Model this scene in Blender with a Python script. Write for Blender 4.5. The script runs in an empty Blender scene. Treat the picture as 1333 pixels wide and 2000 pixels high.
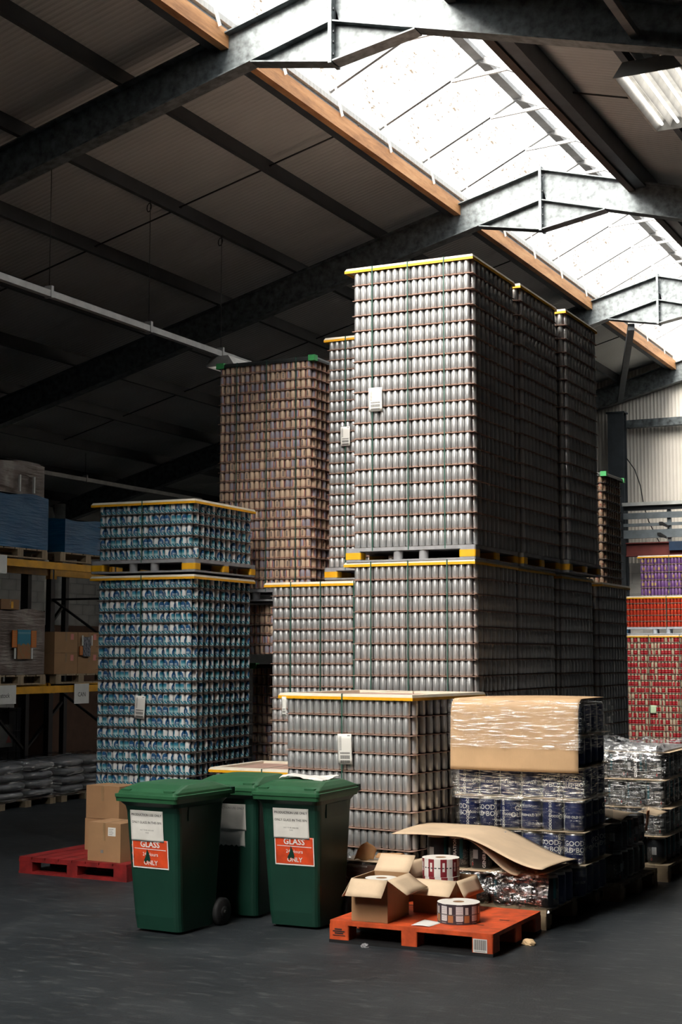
import bpy, math, random
import numpy as np
from mathutils import Vector, Matrix, noise

scn = bpy.context.scene
COL = scn.collection

# ------------------------------------------------------------------ camera
cam_d = bpy.data.cameras.new('camera')
cam_d.sensor_fit = 'VERTICAL'; cam_d.sensor_height = 36.0; cam_d.sensor_width = 24.0
cam_d.lens = 52.1; cam_d.clip_start = 0.1; cam_d.clip_end = 200
cam = bpy.data.objects.new('camera', cam_d); COL.objects.link(cam)
_r, _u, _f = (.89752, .44098, .00054), (.04126, -.08520, .99551), (-.43905, .89346, .09467)
cam.matrix_world = Matrix(((_r[0], _u[0], -_f[0], 0), (_r[1], _u[1], -_f[1], 0), (_r[2], _u[2], -_f[2], 2.0), (0, 0, 0, 1)))
scn.camera = cam

# ------------------------------------------------------------------ overcast sky
SKY = 3.2
world = bpy.data.worlds.new('overcast_sky'); scn.world = world; world.use_nodes = True
wn = world.node_tree; wn.nodes.clear()
_tc = wn.nodes.new('ShaderNodeTexCoord'); _sx = wn.nodes.new('ShaderNodeSeparateXYZ'); _cr = wn.nodes.new('ShaderNodeValToRGB')
_bg = wn.nodes.new('ShaderNodeBackground'); _wo = wn.nodes.new('ShaderNodeOutputWorld')
wn.links.new(_tc.outputs['Generated'], _sx.inputs[0]); wn.links.new(_sx.outputs[2], _cr.inputs[0])
_cr.color_ramp.elements[0].position = 0.0; _cr.color_ramp.elements[0].color = (.33, .355, .375, 1)
_cr.color_ramp.elements[1].position = 1.0; _cr.color_ramp.elements[1].color = (.86, .94, 1, 1)
wn.links.new(_cr.outputs[0], _bg.inputs[0]); _bg.inputs[1].default_value = SKY
wn.links.new(_bg.outputs[0], _wo.inputs[0])
world.cycles.sampling_method = 'MANUAL'; world.cycles.sample_map_resolution = 256

# daylight comes in only through the ridge rooflight: sky portals in its opening, one per roof bay
FY0, FS = 12.06, 6.14                       # first visible frame, frame spacing
FRAMES = [FY0 + FS * k for k in range(-3, 4)]
for k in range(len(FRAMES) - 1):
    ld = bpy.data.lights.new('rooflight_portal', 'AREA'); ld.shape = 'RECTANGLE'
    ld.size = 2.3; ld.size_y = FS - .1
    lo = bpy.data.objects.new('rooflight_portal', ld); COL.objects.link(lo)
    lo.location = (-6.0, (FRAMES[k] + FRAMES[k + 1]) / 2, 8.30)
    ld.cycles.is_portal = True

# hazy sun behind the photographer, softened by thin cloud and the weathered rooflight sheets
sun_d = bpy.data.lights.new('hazy_sun', 'SUN'); sun_d.energy = SUN = 34.0; sun_d.angle = .95; sun_d.color = (1, .955, .89)
sun = bpy.data.objects.new('hazy_sun', sun_d); COL.objects.link(sun)
sun.rotation_euler = Vector((.20, .72, -.66)).to_track_quat('-Z', 'Y').to_euler(); sun.location = (-8, -10, 20)

# ------------------------------------------------------------------ exposure
scn.view_settings.view_transform = 'Standard'; scn.view_settings.look = 'None'
scn.view_settings.exposure = 0.2; scn.view_settings.gamma = 1.0
scn.view_settings.use_curve_mapping = False
scn.cycles.max_bounces = 4; scn.cycles.diffuse_bounces = 2; scn.cycles.glossy_bounces = 2
scn.cycles.transparent_max_bounces = 14; scn.cycles.transmission_bounces = 2
scn.cycles.use_adaptive_sampling = True; scn.cycles.adaptive_threshold = .08
scn.cycles.sample_clamp_indirect = 6.0
scn.cycles.caustics_reflective = False; scn.cycles.caustics_refractive = False

# ================================================================== helpers
rnd = random.Random(7)
PI = math.pi

def lin(h):
    h = h.lstrip('#'); r = []
    for i in (0, 2, 4):
        c = int(h[i:i + 2], 16) / 255
        r.append(c / 12.92 if c <= .04045 else ((c + .055) / 1.055) ** 2.4)
    return tuple(r)

class S:
    """a float socket with arithmetic"""
    def __init__(s, nt, o): s.nt, s.o = nt, o
    def _m(s, op, b=None, c=None, clamp=False):
        n = s.nt.nodes.new('ShaderNodeMath'); n.operation = op; n.use_clamp = clamp
        for i, x in enumerate((s, b, c)):
            if x is None: continue
            if isinstance(x, S): s.nt.links.new(x.o, n.inputs[i])
            else: n.inputs[i].default_value = x
        return S(s.nt, n.outputs[0])
    def __add__(s, b): return s._m('ADD', b)
    def __sub__(s, b): return s._m('SUBTRACT', b)
    def __mul__(s, b): return s._m('MULTIPLY', b)
    def __rsub__(s, b): return s * -1.0 + b
    __radd__ = __add__; __rmul__ = __mul__
    def __truediv__(s, b): return s._m('DIVIDE', b)
    def gt(s, b): return s._m('GREATER_THAN', b)
    def lt(s, b): return s._m('LESS_THAN', b)
    def fr(s): return s._m('FRACT')
    def ab(s): return s._m('ABSOLUTE')
    def fl(s): return s._m('FLOOR')
    def mx(s, b): return s._m('MAXIMUM', b)
    def mn(s, b): return s._m('MINIMUM', b)
    def sin(s): return s._m('SINE')
    def pw(s, b): return s._m('POWER', b)
    def cl(s): return s._m('ADD', 0.0, clamp=True)
    def inside(s, a, b): return s.gt(a) * s.lt(b)

class Mat:
    def __init__(s, name, rough=.6, metal=0.0, spec=.5):
        s.m = bpy.data.materials.new(name); s.m.use_nodes = True; s.nt = s.m.node_tree
        s.b = s.nt.nodes['Principled BSDF']; s.out = s.nt.nodes['Material Output']
        s.b.inputs['Roughness'].default_value = rough; s.b.inputs['Metallic'].default_value = metal
        s.b.inputs['Specular IOR Level'].default_value = spec
        s._tc = None
    def tc(s, k):
        if s._tc is None: s._tc = s.nt.nodes.new('ShaderNodeTexCoord')
        return s._tc.outputs[k]
    def xyz(s, k):
        n = s.nt.nodes.new('ShaderNodeSeparateXYZ'); s.nt.links.new(s.tc(k), n.inputs[0])
        return [S(s.nt, o) for o in n.outputs]
    def noise(s, scale, k='Object', stretch=(1, 1, 1), detail=3, rough=.55):
        mp = s.nt.nodes.new('ShaderNodeMapping'); s.nt.links.new(s.tc(k), mp.inputs[0])
        mp.inputs['Scale'].default_value = stretch
        n = s.nt.nodes.new('ShaderNodeTexNoise'); n.inputs['Scale'].default_value = scale
        n.inputs['Detail'].default_value = detail; n.inputs['Roughness'].default_value = rough
        s.nt.links.new(mp.outputs[0], n.inputs['Vector']); return S(s.nt, n.outputs[0])
    def ramp(s, f, stops):
        n = s.nt.nodes.new('ShaderNodeValToRGB'); e = n.color_ramp.elements
        while len(e) < len(stops): e.new(.5)
        for q, (p, c) in zip(e, stops): q.position = p; q.color = (*c, 1)
        s.nt.links.new(f.o, n.inputs[0]); return n.outputs[0]
    def mix(s, f, a, b):
        n = s.nt.nodes.new('ShaderNodeMix'); n.data_type = 'RGBA'
        if isinstance(f, S): s.nt.links.new(f.o, n.inputs[0])
        else: n.inputs[0].default_value = f
        for i, x in ((6, a), (7, b)):
            if isinstance(x, tuple): n.inputs[i].default_value = (*x, 1)
            else: s.nt.links.new(x, n.inputs[i])
        return n.outputs[2]
    def color(s, x):
        if isinstance(x, tuple): s.b.inputs['Base Color'].default_value = (*x, 1)
        else: s.nt.links.new(x, s.b.inputs['Base Color'])
        return s
    def rough(s, x): s.nt.links.new(x.o, s.b.inputs['Roughness']); return s
    def bump(s, f, strength=.3, dist=.01):
        n = s.nt.nodes.new('ShaderNodeBump'); n.inputs['Strength'].default_value = strength
        n.inputs['Distance'].default_value = dist
        s.nt.links.new(f.o, n.inputs['Height']); s.nt.links.new(n.outputs[0], s.b.inputs['Normal']); s._bump = n; return s

MATS = {}
def simple(name, col, rough=.6, metal=0., var=.18, scale=6, bump=0., bscale=60, spec=.5, stretch=(1, 1, 1)):
    m = Mat(name, rough, metal, spec)
    n = m.noise(scale, stretch=stretch, detail=5)
    d = tuple(max(0, c * (1 - var)) for c in col); l = tuple(min(1, c * (1 + var)) for c in col)
    m.color(m.ramp(n, [(.3, d), (.7, l)]))
    if bump: m.bump(m.noise(bscale, stretch=stretch, detail=4), bump, .004)
    MATS[name] = m.m; return m.m

class MB:
    """mesh collector"""
    def __init__(s): s.v, s.f, s.uv, s.sm = [], [], [], []
    def add(s, vs, fs, smooth=False, uvs=None):
        o = len(s.v); s.v += [tuple(x) for x in vs]
        for i, f in enumerate(fs):
            s.f.append(tuple(o + k for k in f)); s.sm.append(smooth)
            s.uv.append(uvs[i] if uvs else None)
        return s
    def box(s, x0, x1, y0, y1, z0, z1):
        v = [(x0, y0, z0), (x1, y0, z0), (x1, y1, z0), (x0, y1, z0), (x0, y0, z1), (x1, y0, z1), (x1, y1, z1), (x0, y1, z1)]
        return s.add(v, [(3, 2, 1, 0), (4, 5, 6, 7), (0, 1, 5, 4), (1, 2, 6, 5), (2, 3, 7, 6), (3, 0, 4, 7)])
    def frustum(s, a, z0, b, z1):
        """a, b = (x0,x1,y0,y1) at z0 and z1"""
        v = [(a[0], a[2], z0), (a[1], a[2], z0), (a[1], a[3], z0), (a[0], a[3], z0), (b[0], b[2], z1), (b[1], b[2], z1), (b[1], b[3], z1), (b[0], b[3], z1)]
        return s.add(v, [(3, 2, 1, 0), (4, 5, 6, 7), (0, 1, 5, 4), (1, 2, 6, 5), (2, 3, 7, 6), (3, 0, 4, 7)])
    def bar(s, p, q, w, h=None, up=(0, 0, 1)):
        """square bar from p to q"""
        h = h or w; p, q = Vector(p), Vector(q); d = (q - p).normalized(); up = Vector(up)
        if abs(d.dot(up)) > .98: up = Vector((1, 0, 0))
        a = d.cross(up).normalized() * (w / 2); b = a.cross(d).normalized() * (h / 2)
        v = [p - a - b, p + a - b, p + a + b, p - a + b, q - a - b, q + a - b, q + a + b, q - a + b]
        return s.add(v, [(3, 2, 1, 0), (4, 5, 6, 7), (0, 1, 5, 4), (1, 2, 6, 5), (2, 3, 7, 6), (3, 0, 4, 7)])
    def prism(s, pts, axis, a, b, cap=True):
        """pts 2-D outline in the two other axes, extruded along axis from a to b"""
        def P(p, t):
            return (t, p[0], p[1]) if axis == 0 else (p[0], t, p[1]) if axis == 1 else (p[0], p[1], t)
        n = len(pts); v = [P(p, a) for p in pts] + [P(p, b) for p in pts]
        f = [(i, (i + 1) % n, n + (i + 1) % n, n + i) for i in range(n)]
        if cap: f += [tuple(range(n - 1, -1, -1)), tuple(range(n, 2 * n))]
        return s.add(v, f)
    def lathe(s, prof, n=16, c=(0, 0, 0), cap0=True, cap1=True, smooth=True, uv=True):
        """prof: [(r, z)...] about the vertical through c; uv: u around, v along the height"""
        z0, z1 = prof[0][1], prof[-1][1]; v = []; f = []; uvs = []
        for r, z in prof:
            for i in range(n):
                a = 2 * PI * i / n; v.append((c[0] + r * math.cos(a), c[1] + r * math.sin(a), c[2] + z))
        for k in range(len(prof) - 1):
            va, vb = [(prof[q][1] - z0) / (z1 - z0 + 1e-9) for q in (k, k + 1)]
            for i in range(n):
                j = (i + 1) % n; f.append((k * n + i, k * n + j, (k + 1) * n + j, (k + 1) * n + i))
                uvs.append(((i / n, va), ((i + 1) / n, va), ((i + 1) / n, vb), (i / n, vb)))
        s.add(v, f, smooth, uvs)
        o = len(s.v) - len(v); e = len(prof) - 1
        if cap0: s.f.append(tuple(o + i for i in range(n - 1, -1, -1))); s.sm.append(False); s.uv.append([(0, 0)] * n)
        if cap1: s.f.append(tuple(o + e * n + i for i in range(n))); s.sm.append(False); s.uv.append([(0, 1)] * n)
        return s
    def tube(s, pts, r, n=8, cap=True):
        pts = [Vector(p) for p in pts]; v = []; f = []
        for i, p in enumerate(pts):
            d = (pts[min(i + 1, len(pts) - 1)] - pts[max(i - 1, 0)]).normalized()
            up = Vector((0, 0, 1)) if abs(d.z) < .9 else Vector((1, 0, 0))
            a = d.cross(up).normalized(); b = a.cross(d)
            v += [p + (a * math.cos(2 * PI * k / n) + b * math.sin(2 * PI * k / n)) * r for k in range(n)]
        for i in range(len(pts) - 1):
            f += [(i * n + k, i * n + (k + 1) % n, (i + 1) * n + (k + 1) % n, (i + 1) * n + k) for k in range(n)]
        s.add(v, f, True)
        if cap:
            o = len(s.v) - len(v)
            s.f += [tuple(o + k for k in range(n - 1, -1, -1)), tuple(o + (len(pts) - 1) * n + k for k in range(n))]
            s.sm += [False, False]; s.uv += [None, None]
        return s
    def grid(s, fn, nu, nv, smooth=True):
        v = [fn(i / nu, j / nv) for j in range(nv + 1) for i in range(nu + 1)]
        w = nu + 1; f = []; uvs = []
        for j in range(nv):
            for i in range(nu):
                f.append((j * w + i, j * w + i + 1, (j + 1) * w + i + 1, (j + 1) * w + i))
                uvs.append(((i / nu, j / nv), ((i + 1) / nu, j / nv), ((i + 1) / nu, (j + 1) / nv), (i / nu, (j + 1) / nv)))
        return s.add(v, f, smooth, uvs)
    def rbox(s, x0, x1, y0, y1, z0, z1, r=.02, k=3):
        """box with rounded vertical edges"""
        pts = []
        for cx, cy, a0 in ((x1 - r, y0 + r, -PI / 2), (x1 - r, y1 - r, 0), (x0 + r, y1 - r, PI / 2), (x0 + r, y0 + r, PI)):
            for i in range(k + 1):
                a = a0 + PI / 2 * i / k; pts.append((cx + r * math.cos(a), cy + r * math.sin(a)))
        return s.prism(pts, 2, z0, z1)
    def mesh(s, name):
        me = bpy.data.meshes.new(name); me.from_pydata(s.v, [], s.f)
        me.polygons.foreach_set('use_smooth', s.sm)
        if any(u is not None for u in s.uv):
            ul = me.uv_layers.new(name='UVMap'); flat = []
            for f, u in zip(s.f, s.uv):
                for c in (u if u is not None else [(0, 0)] * len(f)): flat += [c[0], c[1]]
            ul.data.foreach_set('uv', flat)
        me.update(); return me

def obj(name, mb, mat, parent=None, loc=None, rz=0., solid=0., rot=None):
    me = mb.mesh(name) if isinstance(mb, MB) else mb
    if mat is not None and not me.materials: me.materials.append(MATS[mat] if isinstance(mat, str) else mat)
    o = bpy.data.objects.new(name, me); COL.objects.link(o)
    if parent is not None: o.parent = parent
    if loc is not None: o.location = loc
    if rot is not None: o.rotation_euler = rot
    elif rz: o.rotation_euler = (0, 0, rz)
    if solid:
        md = o.modifiers.new('thickness', 'SOLIDIFY'); md.thickness = solid; md.offset = 0
    return o
def tag(o, label, cat=None, group=None, kind=None):
    o['label'] = label
    if cat: o['category'] = cat
    if group: o['group'] = group
    if kind: o['kind'] = kind
    return o
def thing(name, label, cat, loc=(0, 0, 0), rz=0., group=None, kind=None):
    o = bpy.data.objects.new(name, None); COL.objects.link(o); o.empty_display_size = .1
    o.location = loc; o.rotation_euler = (0, 0, rz)
    return tag(o, label, cat, group, kind)
def copy_tree(o, parent=None):
    c = o.copy(); COL.objects.link(c); c.parent = parent
    for ch in list(o.children): copy_tree(ch, c)
    return c

_TXT = {}
def text_geo(body, size, bold=0.0):
    """flat lettering: (verts [(x,y)], faces), centred on its box"""
    k = (body, size, bold)
    if k in _TXT: return _TXT[k]
    cu = bpy.data.curves.new('lettering', 'FONT'); cu.body = body; cu.size = size; cu.offset = bold
    cu.resolution_u = 2; cu.align_x = 'CENTER'; cu.align_y = 'CENTER'
    ob = bpy.data.objects.new('lettering', cu); COL.objects.link(ob)
    dg = bpy.context.evaluated_depsgraph_get(); me = bpy.data.meshes.new_from_object(ob.evaluated_get(dg))
    v = [(p.co.x, p.co.y) for p in me.vertices]; f = [tuple(p.vertices) for p in me.polygons]
    bpy.data.objects.remove(ob); bpy.data.curves.remove(cu); bpy.data.meshes.remove(me)
    _TXT[k] = (v, f); return _TXT[k]
def text_flat(body, size, fn, bold=0.0):
    """lettering mesh; fn(x, y) -> 3-D point"""
    v, f = text_geo(body, size, bold); m = MB(); m.add([fn(*p) for p in v], f); return m
ORD = ['', 'first', 'second', 'third', 'fourth', 'fifth', 'sixth', 'seventh', 'eighth', 'ninth', 'tenth', 'eleventh', 'twelfth', 'thirteenth',
       'fourteenth', 'fifteenth', 'sixteenth', 'seventeenth', 'eighteenth', 'nineteenth', 'twentieth', 'twenty-first', 'twenty-second', 'twenty-third', 'twenty-fourth', 'twenty-fifth']

# ================================================================== materials
simple('rafter_steel', (.125, .142, .148), .42, .3, .6, 11, .1, 40)
simple('dark_steel', (.055, .065, .075), .5, .2, .25, 4)
simple('purlin_steel', (.06, .065, .07), .5, .3, .2, 3)
simple('shaded_timber', (.06, .04, .03), .8, 0, .3, 4)  # right kerb timber: shade of its unlit side put into the colour
simple('rod_steel', (.03, .03, .03), .6, .3)
simple('bolt_steel', (.08, .085, .09), .5, .6)
simple('white_paint', (.82, .8, .76), .5)
simple('trunking_grey', (.38, .375, .36), .45, .2)
simple('bar_grey', (.20, .20, .20), .6, .1)
simple('wall_block_white', (.62, .60, .56), .85, 0, .1, 5, .25, 60)
simple('wall_mortar', (.42, .41, .39), .9, 0, .1, 9)
simple('black_plastic', (.012, .012, .013), .45)
simple('yellow_paint', (.75, .36, .015), .45, 0, .2, 5)
simple('yellow_plastic', (.85, .42, .01), .5, 0, .12, 9)
simple('frame_cream', (.78, .71, .58), .55, 0, .1, 8)
simple('frame_black', (.02, .022, .022), .5)
simple('green_plastic', (.05, .33, .10), .5)
simple('blue_plastic', (.03, .16, .36), .5)
simple('dark_blue', (.012, .035, .08), .5)
simple('pallet_grey', (.30, .30, .31), .6, 0, .22, 9, .1)
simple('pallet_pale', (.52, .55, .60), .6, 0, .2, 9)
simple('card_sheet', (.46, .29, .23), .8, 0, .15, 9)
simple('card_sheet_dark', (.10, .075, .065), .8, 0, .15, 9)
simple('strap_green', (.022, .085, .06), .45)
simple('paper_white', (.80, .78, .73), .7, 0, .06, 9)
simple('paper_pale_green', (.55, .68, .45), .7)
simple('ink_black', (.02, .02, .02), .7)
simple('ink_grey', (.22, .21, .2), .7)
simple('ink_white', (.82, .80, .78), .6)
simple('sign_red', (.72, .075, .02), .5, 0, .2, 14)
simple('red_pallet', (.24, .012, .012), .6, 0, .45, 9, .2, 40)
simple('orange_pallet', (.62, .085, .02), .55, 0, .35, 9, .2, 40)
simple('pallet_wood', (.36, .27, .17), .8, 0, .3, 5, .3, 30, stretch=(1, 6, 1))
simple('beam_red', (.16, .03, .025), .6)
simple('rail_grey', (.18, .21, .23), .5, .3)
simple('rail_bright', (.62, .63, .6), .4, .3)
simple('keg_lid', (.62, .62, .62), .3, .9, .1, 9)
simple('tape', (.33, .20, .10), .4)
simple('pink_label', (.75, .28, .24), .7)
simple('sack_grey', (.22, .22, .23), .4, 0, .25, 5, .3, 14)
simple('dark_brown_carton', (.10, .05, .03), .8)
simple('cloth_white', (.78, .75, .70), .8, 0, .15, 14, .6, 40)
simple('paper_brown', (.50, .27, .12), .8, 0, .2, 8)
simple('crumb', (.72, .5, .28), .8)
simple('wheel_rubber', (.015, .015, .016), .7)
simple('copper_print', (.62, .22, .10), .4, .4)
simple('ibc_dark', (.03, .032, .036), .5)

def carton(name, col):
    m = Mat(name, .82, 0, .25)
    n = m.noise(3.0, detail=6); f = m.noise(140, stretch=(1, 1, .15), detail=2)
    c = m.ramp(n, [(.3, tuple(x * .86 for x in col)), (.7, tuple(min(1, x * 1.1) for x in col))])
    m.color(m.mix(f * .25, c, tuple(x * .72 for x in col))); m.bump(f, .12, .002)
    MATS[name] = m.m
carton('carton', (.41, .235, .12)); carton('carton_pale', (.74, .56, .38)); carton('carton_tan', (.66, .43, .24)); carton('carton_dark', (.30, .17, .09))

# floor: worn dark concrete
m = Mat('floor_concrete', .55, 0, .45)
n1 = m.noise(.9, detail=7, rough=.65); n2 = m.noise(5, stretch=(1, 3.2, 1), detail=6, rough=.7); n3 = m.noise(60, detail=3)
c = m.ramp(n1, [(.3, (.009, .012, .015)), (.55, (.018, .0225, .0265)), (.8, (.040, .045, .049))])
c = m.mix((n2 - .54).cl() * 4.0, c, (.10, .105, .105))
n4 = m.noise(22, stretch=(1, 2.5, 1), detail=5, rough=.7); c = m.mix((n4 - .66).cl() * 5.0, c, (.15, .15, .145))
m.color(c); m.rough(n1 * .35 + .36); m.bump(n3 + n2 * 2.0, .22, .01); MATS['floor'] = m.m

def ribbed(name, col, axis, pitch, strength=.6, rough=.5, var=.12):
    m = Mat(name, rough, 0, .35); q = m.xyz('Object')[axis]
    t = (q / pitch).fr(); w = ((t - .5).ab() * 4 - .7).cl()
    n = m.noise(1.2, detail=5)
    c = m.ramp(n, [(.3, tuple(x * (1 - var) for x in col)), (.7, col)])
    m.color(m.mix((t.lt(.06)) * .35, c, tuple(x * .6 for x in col)))
    m.bump(w, strength, .02); MATS[name] = m.m
ribbed('roof_liner', (.50, .51, .505), 1, .085, .4)
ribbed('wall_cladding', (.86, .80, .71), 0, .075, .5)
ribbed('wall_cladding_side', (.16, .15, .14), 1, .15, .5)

# rooflight glazing: weathered translucent sheet that lets the sky through
m = Mat('rooflight_glazing', .4)
nt = m.nt; nt.nodes.remove(m.b)
dirt = m.noise(2.2, stretch=(2.5, .5, 1), detail=8, rough=.75)
spk = m.noise(16, stretch=(2.2, .6, 1), detail=5, rough=.7)
dd = ((dirt - .53).cl() * 6.0 + ((spk - .56).cl() * 12.0)).cl()
tcol = m.mix(dd, (.80, .80, .79), (.16, .115, .075))
tr = nt.nodes.new('ShaderNodeBsdfTransparent'); tl = nt.nodes.new('ShaderNodeBsdfTranslucent'); gl = nt.nodes.new('ShaderNodeBsdfDiffuse')
nt.links.new(tcol, tr.inputs[0]); nt.links.new(tcol, tl.inputs[0]); gl.inputs[0].default_value = (.6, .58, .54, 1)
mx1 = nt.nodes.new('ShaderNodeMixShader'); mx1.inputs[0].default_value = .25
nt.links.new(tr.outputs[0], mx1.inputs[1]); nt.links.new(tl.outputs[0], mx1.inputs[2])
nt.links.new(mx1.outputs[0], m.out.inputs[0]); MATS['glazing'] = m.m

# timber kerb
m = Mat('kerb_timber', .7); g = m.noise(3.2, stretch=(1, .35, 3), detail=6, rough=.65); k2 = m.noise(26, stretch=(1, .25, 4), detail=4)
c = m.ramp(g, [(.28, (.26, .11, .04)), (.5, (.52, .25, .10)), (.75, (.68, .38, .18))])
m.color(m.mix((k2 - .55).cl() * 2.5, c, (.16, .08, .04))); m.bump(k2, .3, .004); MATS['timber'] = m.m

def film(name, amount, scale, stretch, tint=(1, 1, 1), bump=.9, rough=.12):
    """clear stretch film: mostly see-through, with glossy wrinkles"""
    m = Mat(name, rough); nt = m.nt; nt.nodes.remove(m.b)
    w = m.noise(scale, stretch=stretch, detail=5, rough=.6)
    tr = nt.nodes.new('ShaderNodeBsdfTransparent'); tr.inputs[0].default_value = (*tint, 1)
    gl = nt.nodes.new('ShaderNodeBsdfGlossy'); gl.inputs['Roughness'].default_value = rough; gl.inputs[0].default_value = (.95, .95, .95, 1)
    bp = nt.nodes.new('ShaderNodeBump'); bp.inputs['Strength'].default_value = bump; bp.inputs['Distance'].default_value = .03
    nt.links.new(w.o, bp.inputs['Height']); nt.links.new(bp.outputs[0], gl.inputs['Normal'])
    w2 = m.noise(scale * 2.3, stretch=stretch, detail=3); f = ((w2 - .5).cl() * 7.0 + .10) * amount
    mx = nt.nodes.new('ShaderNodeMixShader'); nt.links.new(f.cl().o, mx.inputs[0])
    nt.links.new(tr.outputs[0], mx.inputs[1]); nt.links.new(gl.outputs[0], mx.inputs[2])
    nt.links.new(mx.outputs[0], m.out.inputs[0]); MATS[name] = m.m
film('film_tight', .85, 3.0, (1.2, 1.2, 16), rough=.24); film('film_hood', .5, 3.0, (1.2, 1.2, 14), rough=.2); film('film_loose', .7, 9.0, (1, 1, 2.2), (.93, .93, .93), rough=.16)
film('film_smoky', .12, 4.0, (1, 1, 9), (.72, .74, .76)); film('film_sack', .34, 4.0, (1, 1, 6), (.86, .87, .88))

# blue stretch-wrapped loads
m = Mat('blue_wrap', .28, 0, .5); w = m.noise(3, stretch=(1, 1, 11), detail=6); q = m.noise(1.1, detail=3)
m.color(m.ramp(q, [(.3, (.006, .085, .20)), (.7, (.012, .15, .32))])); m.bump(w, .6, .03); MATS['blue_wrap'] = m.m
m = Mat('clear_wrap_brown', .25, 0, .5); w = m.noise(3, stretch=(1, 1, 9), detail=6); q = m.noise(2.5, detail=4)
m.color(m.ramp(q, [(.3, (.08, .055, .045)), (.55, (.17, .13, .11)), (.75, (.30, .26, .23))])); m.bump(w, .5, .03); MATS['brown_wrap'] = m.m

# bins
def bin_mat(name, a, b):
    m = Mat(name, .42, 0, .4); n = m.noise(4, detail=6); s = m.noise(70, detail=3)
    m.color(m.ramp(n, [(.3, a), (.75, b)])); m.bump(s, .08, .003); MATS[name] = m.m
bin_mat('bin_green', (.007, .038, .025), (.010, .054, .035)); bin_mat('bin_lid_green', (.018, .085, .036), (.032, .125, .055))

# ---- cans: print laid out on UV (u round the can, v up it)
def can_mat(name, design, rough=.32, metal=.75):
    m = Mat(name, rough, metal, .5); uv = m.xyz('UV'); u, v = uv[0], uv[1]
    col, inkmask = design(m, u, v)
    bare = v.gt(.93).mx(v.lt(.045))
    m.color(m.mix(bare, col, (.72, .70, .68)))
    met = (inkmask * -.5 + metal).cl(); met = met.mx(bare * .9)
    m.nt.links.new(met.o, m.b.inputs['Metallic']); MATS[name] = m.m
def d_silver(m, u, v):
    n = m.noise(3, 'Object', detail=2)
    return m.ramp(n, [(.2, (.66, .67, .68)), (.8, (.76, .76, .76))]), v * 0.0
can_mat('can_silver', d_silver, .42, .74)
def d_blue(m, u, v):
    w, nv, te = (.80, .80, .80), (.010, .09, .24), (.010, .24, .34)
    a = ((u - .28).ab()); arch = a.lt(.19 - (v - .5).mx(0.0).pw(2.0) * .9) * v.inside(.30, .88)
    eye = (a.lt(.10)) * v.inside(.44, .56)
    grad = m.ramp(v, [(.42, (.40, .62, .66)), (.62, (.02, .24, .34)), (.85, (.012, .09, .20))])
    pan = (u - .70).ab().lt(.14) * v.inside(.30, .84)
    blk = ((u * 6 + (v * 9).fl() * .37).fr().gt(.33)) * v.inside(.07, .34)
    c = m.mix(pan, w, grad); c = m.mix(arch, c, nv); c = m.mix(eye * .8, c, (.55, .65, .68))
    txt = (u * 23).fr().gt(.55) * v.inside(.33, .42) * a.lt(.14)
    c = m.mix(blk, c, te); c = m.mix(txt, c, (.6, .66, .68))
    lines = (u - .49).ab().lt(.05) * (v * 34).fr().gt(.55) * v.inside(.35, .8); c = m.mix(lines * .6, c, (.25, .3, .33))
    return c, v * 0.0 + 1.0
can_mat('can_blue', d_blue, .42, .55)
def d_brown(m, u, v):
    t = (.50, .35, .23); n = m.noise(40, 'UV', detail=4)
    c = m.ramp(n, [(.3, (.70, .50, .35)), (.7, (.86, .66, .49))])
    pan = (u - .25).ab().lt(.17) * v.inside(.16, .86); c = m.mix(pan * .8, c, (.30, .32, .46))
    fr_ = (((u - .25).ab() - .17).ab().lt(.018)) * v.inside(.14, .88); c = m.mix(fr_, c, (.42, .07, .05))
    let = (u - .62).ab().lt(.05) * (v * 9).fr().gt(.35) * v.inside(.2, .82); c = m.mix(let, c, (.08, .06, .08))
    red = v.inside(.085, .12); c = m.mix(red, c, (.45, .08, .05))
    tx = (u - .25).ab().lt(.05) * (v * 15).fr().gt(.5) * v.inside(.2, .8); c = m.mix(tx * .7, c, (.5, .42, .36))
    return c, v * 0.0 + 1.0
can_mat('can_brown', d_brown, .4, .6)
def d_purple(m, u, v):
    c = m.mix(v, (.17, .07, .30), (.30, .16, .38)); y = ((u - .3) * (u - .3) * 30 + (v - .45) * (v - .45) * 9).lt(.5)
    c = m.mix(y, c, (.62, .45, .16)); b = ((v * 7 + u * 4).fr().gt(.7)); return m.mix(b * .35, c, (.42, .24, .40)), v * 0.0 + 1.0
can_mat('can_purple', d_purple, .36, .7)
def d_orange(m, u, v):
    n = m.noise(5, 'UV', detail=3); c = m.ramp(n, [(.35, (.50, .025, .02)), (.55, (.62, .06, .025)), (.72, (.72, .20, .03))])
    return c, v * 0.0 + 1.0
can_mat('can_orange', d_orange, .34, .7)
def d_red(m, u, v):
    w = (.60, .50, .36); r = (.48, .012, .025)
    k = v.lt(.70) * ((u - .3).ab().lt(.42)); c = m.mix(k, w, r)
    t = (u * 20).fr().gt(.5) * v.inside(.32, .44); c = m.mix(t * k * .6, c, (.7, .6, .5)); return c, v * 0.0 + 1.0
can_mat('can_red', d_red, .36, .7)
def d_dark(m, u, v):
    n = m.noise(4, 'UV', detail=2); c = m.ramp(n, [(.35, (.16, .035, .03)), (.5, (.30, .22, .14)), (.7, (.10, .09, .11))]); return c, v * 0.0 + 1.0
can_mat('can_dark', d_dark, .4, .6)
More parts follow.
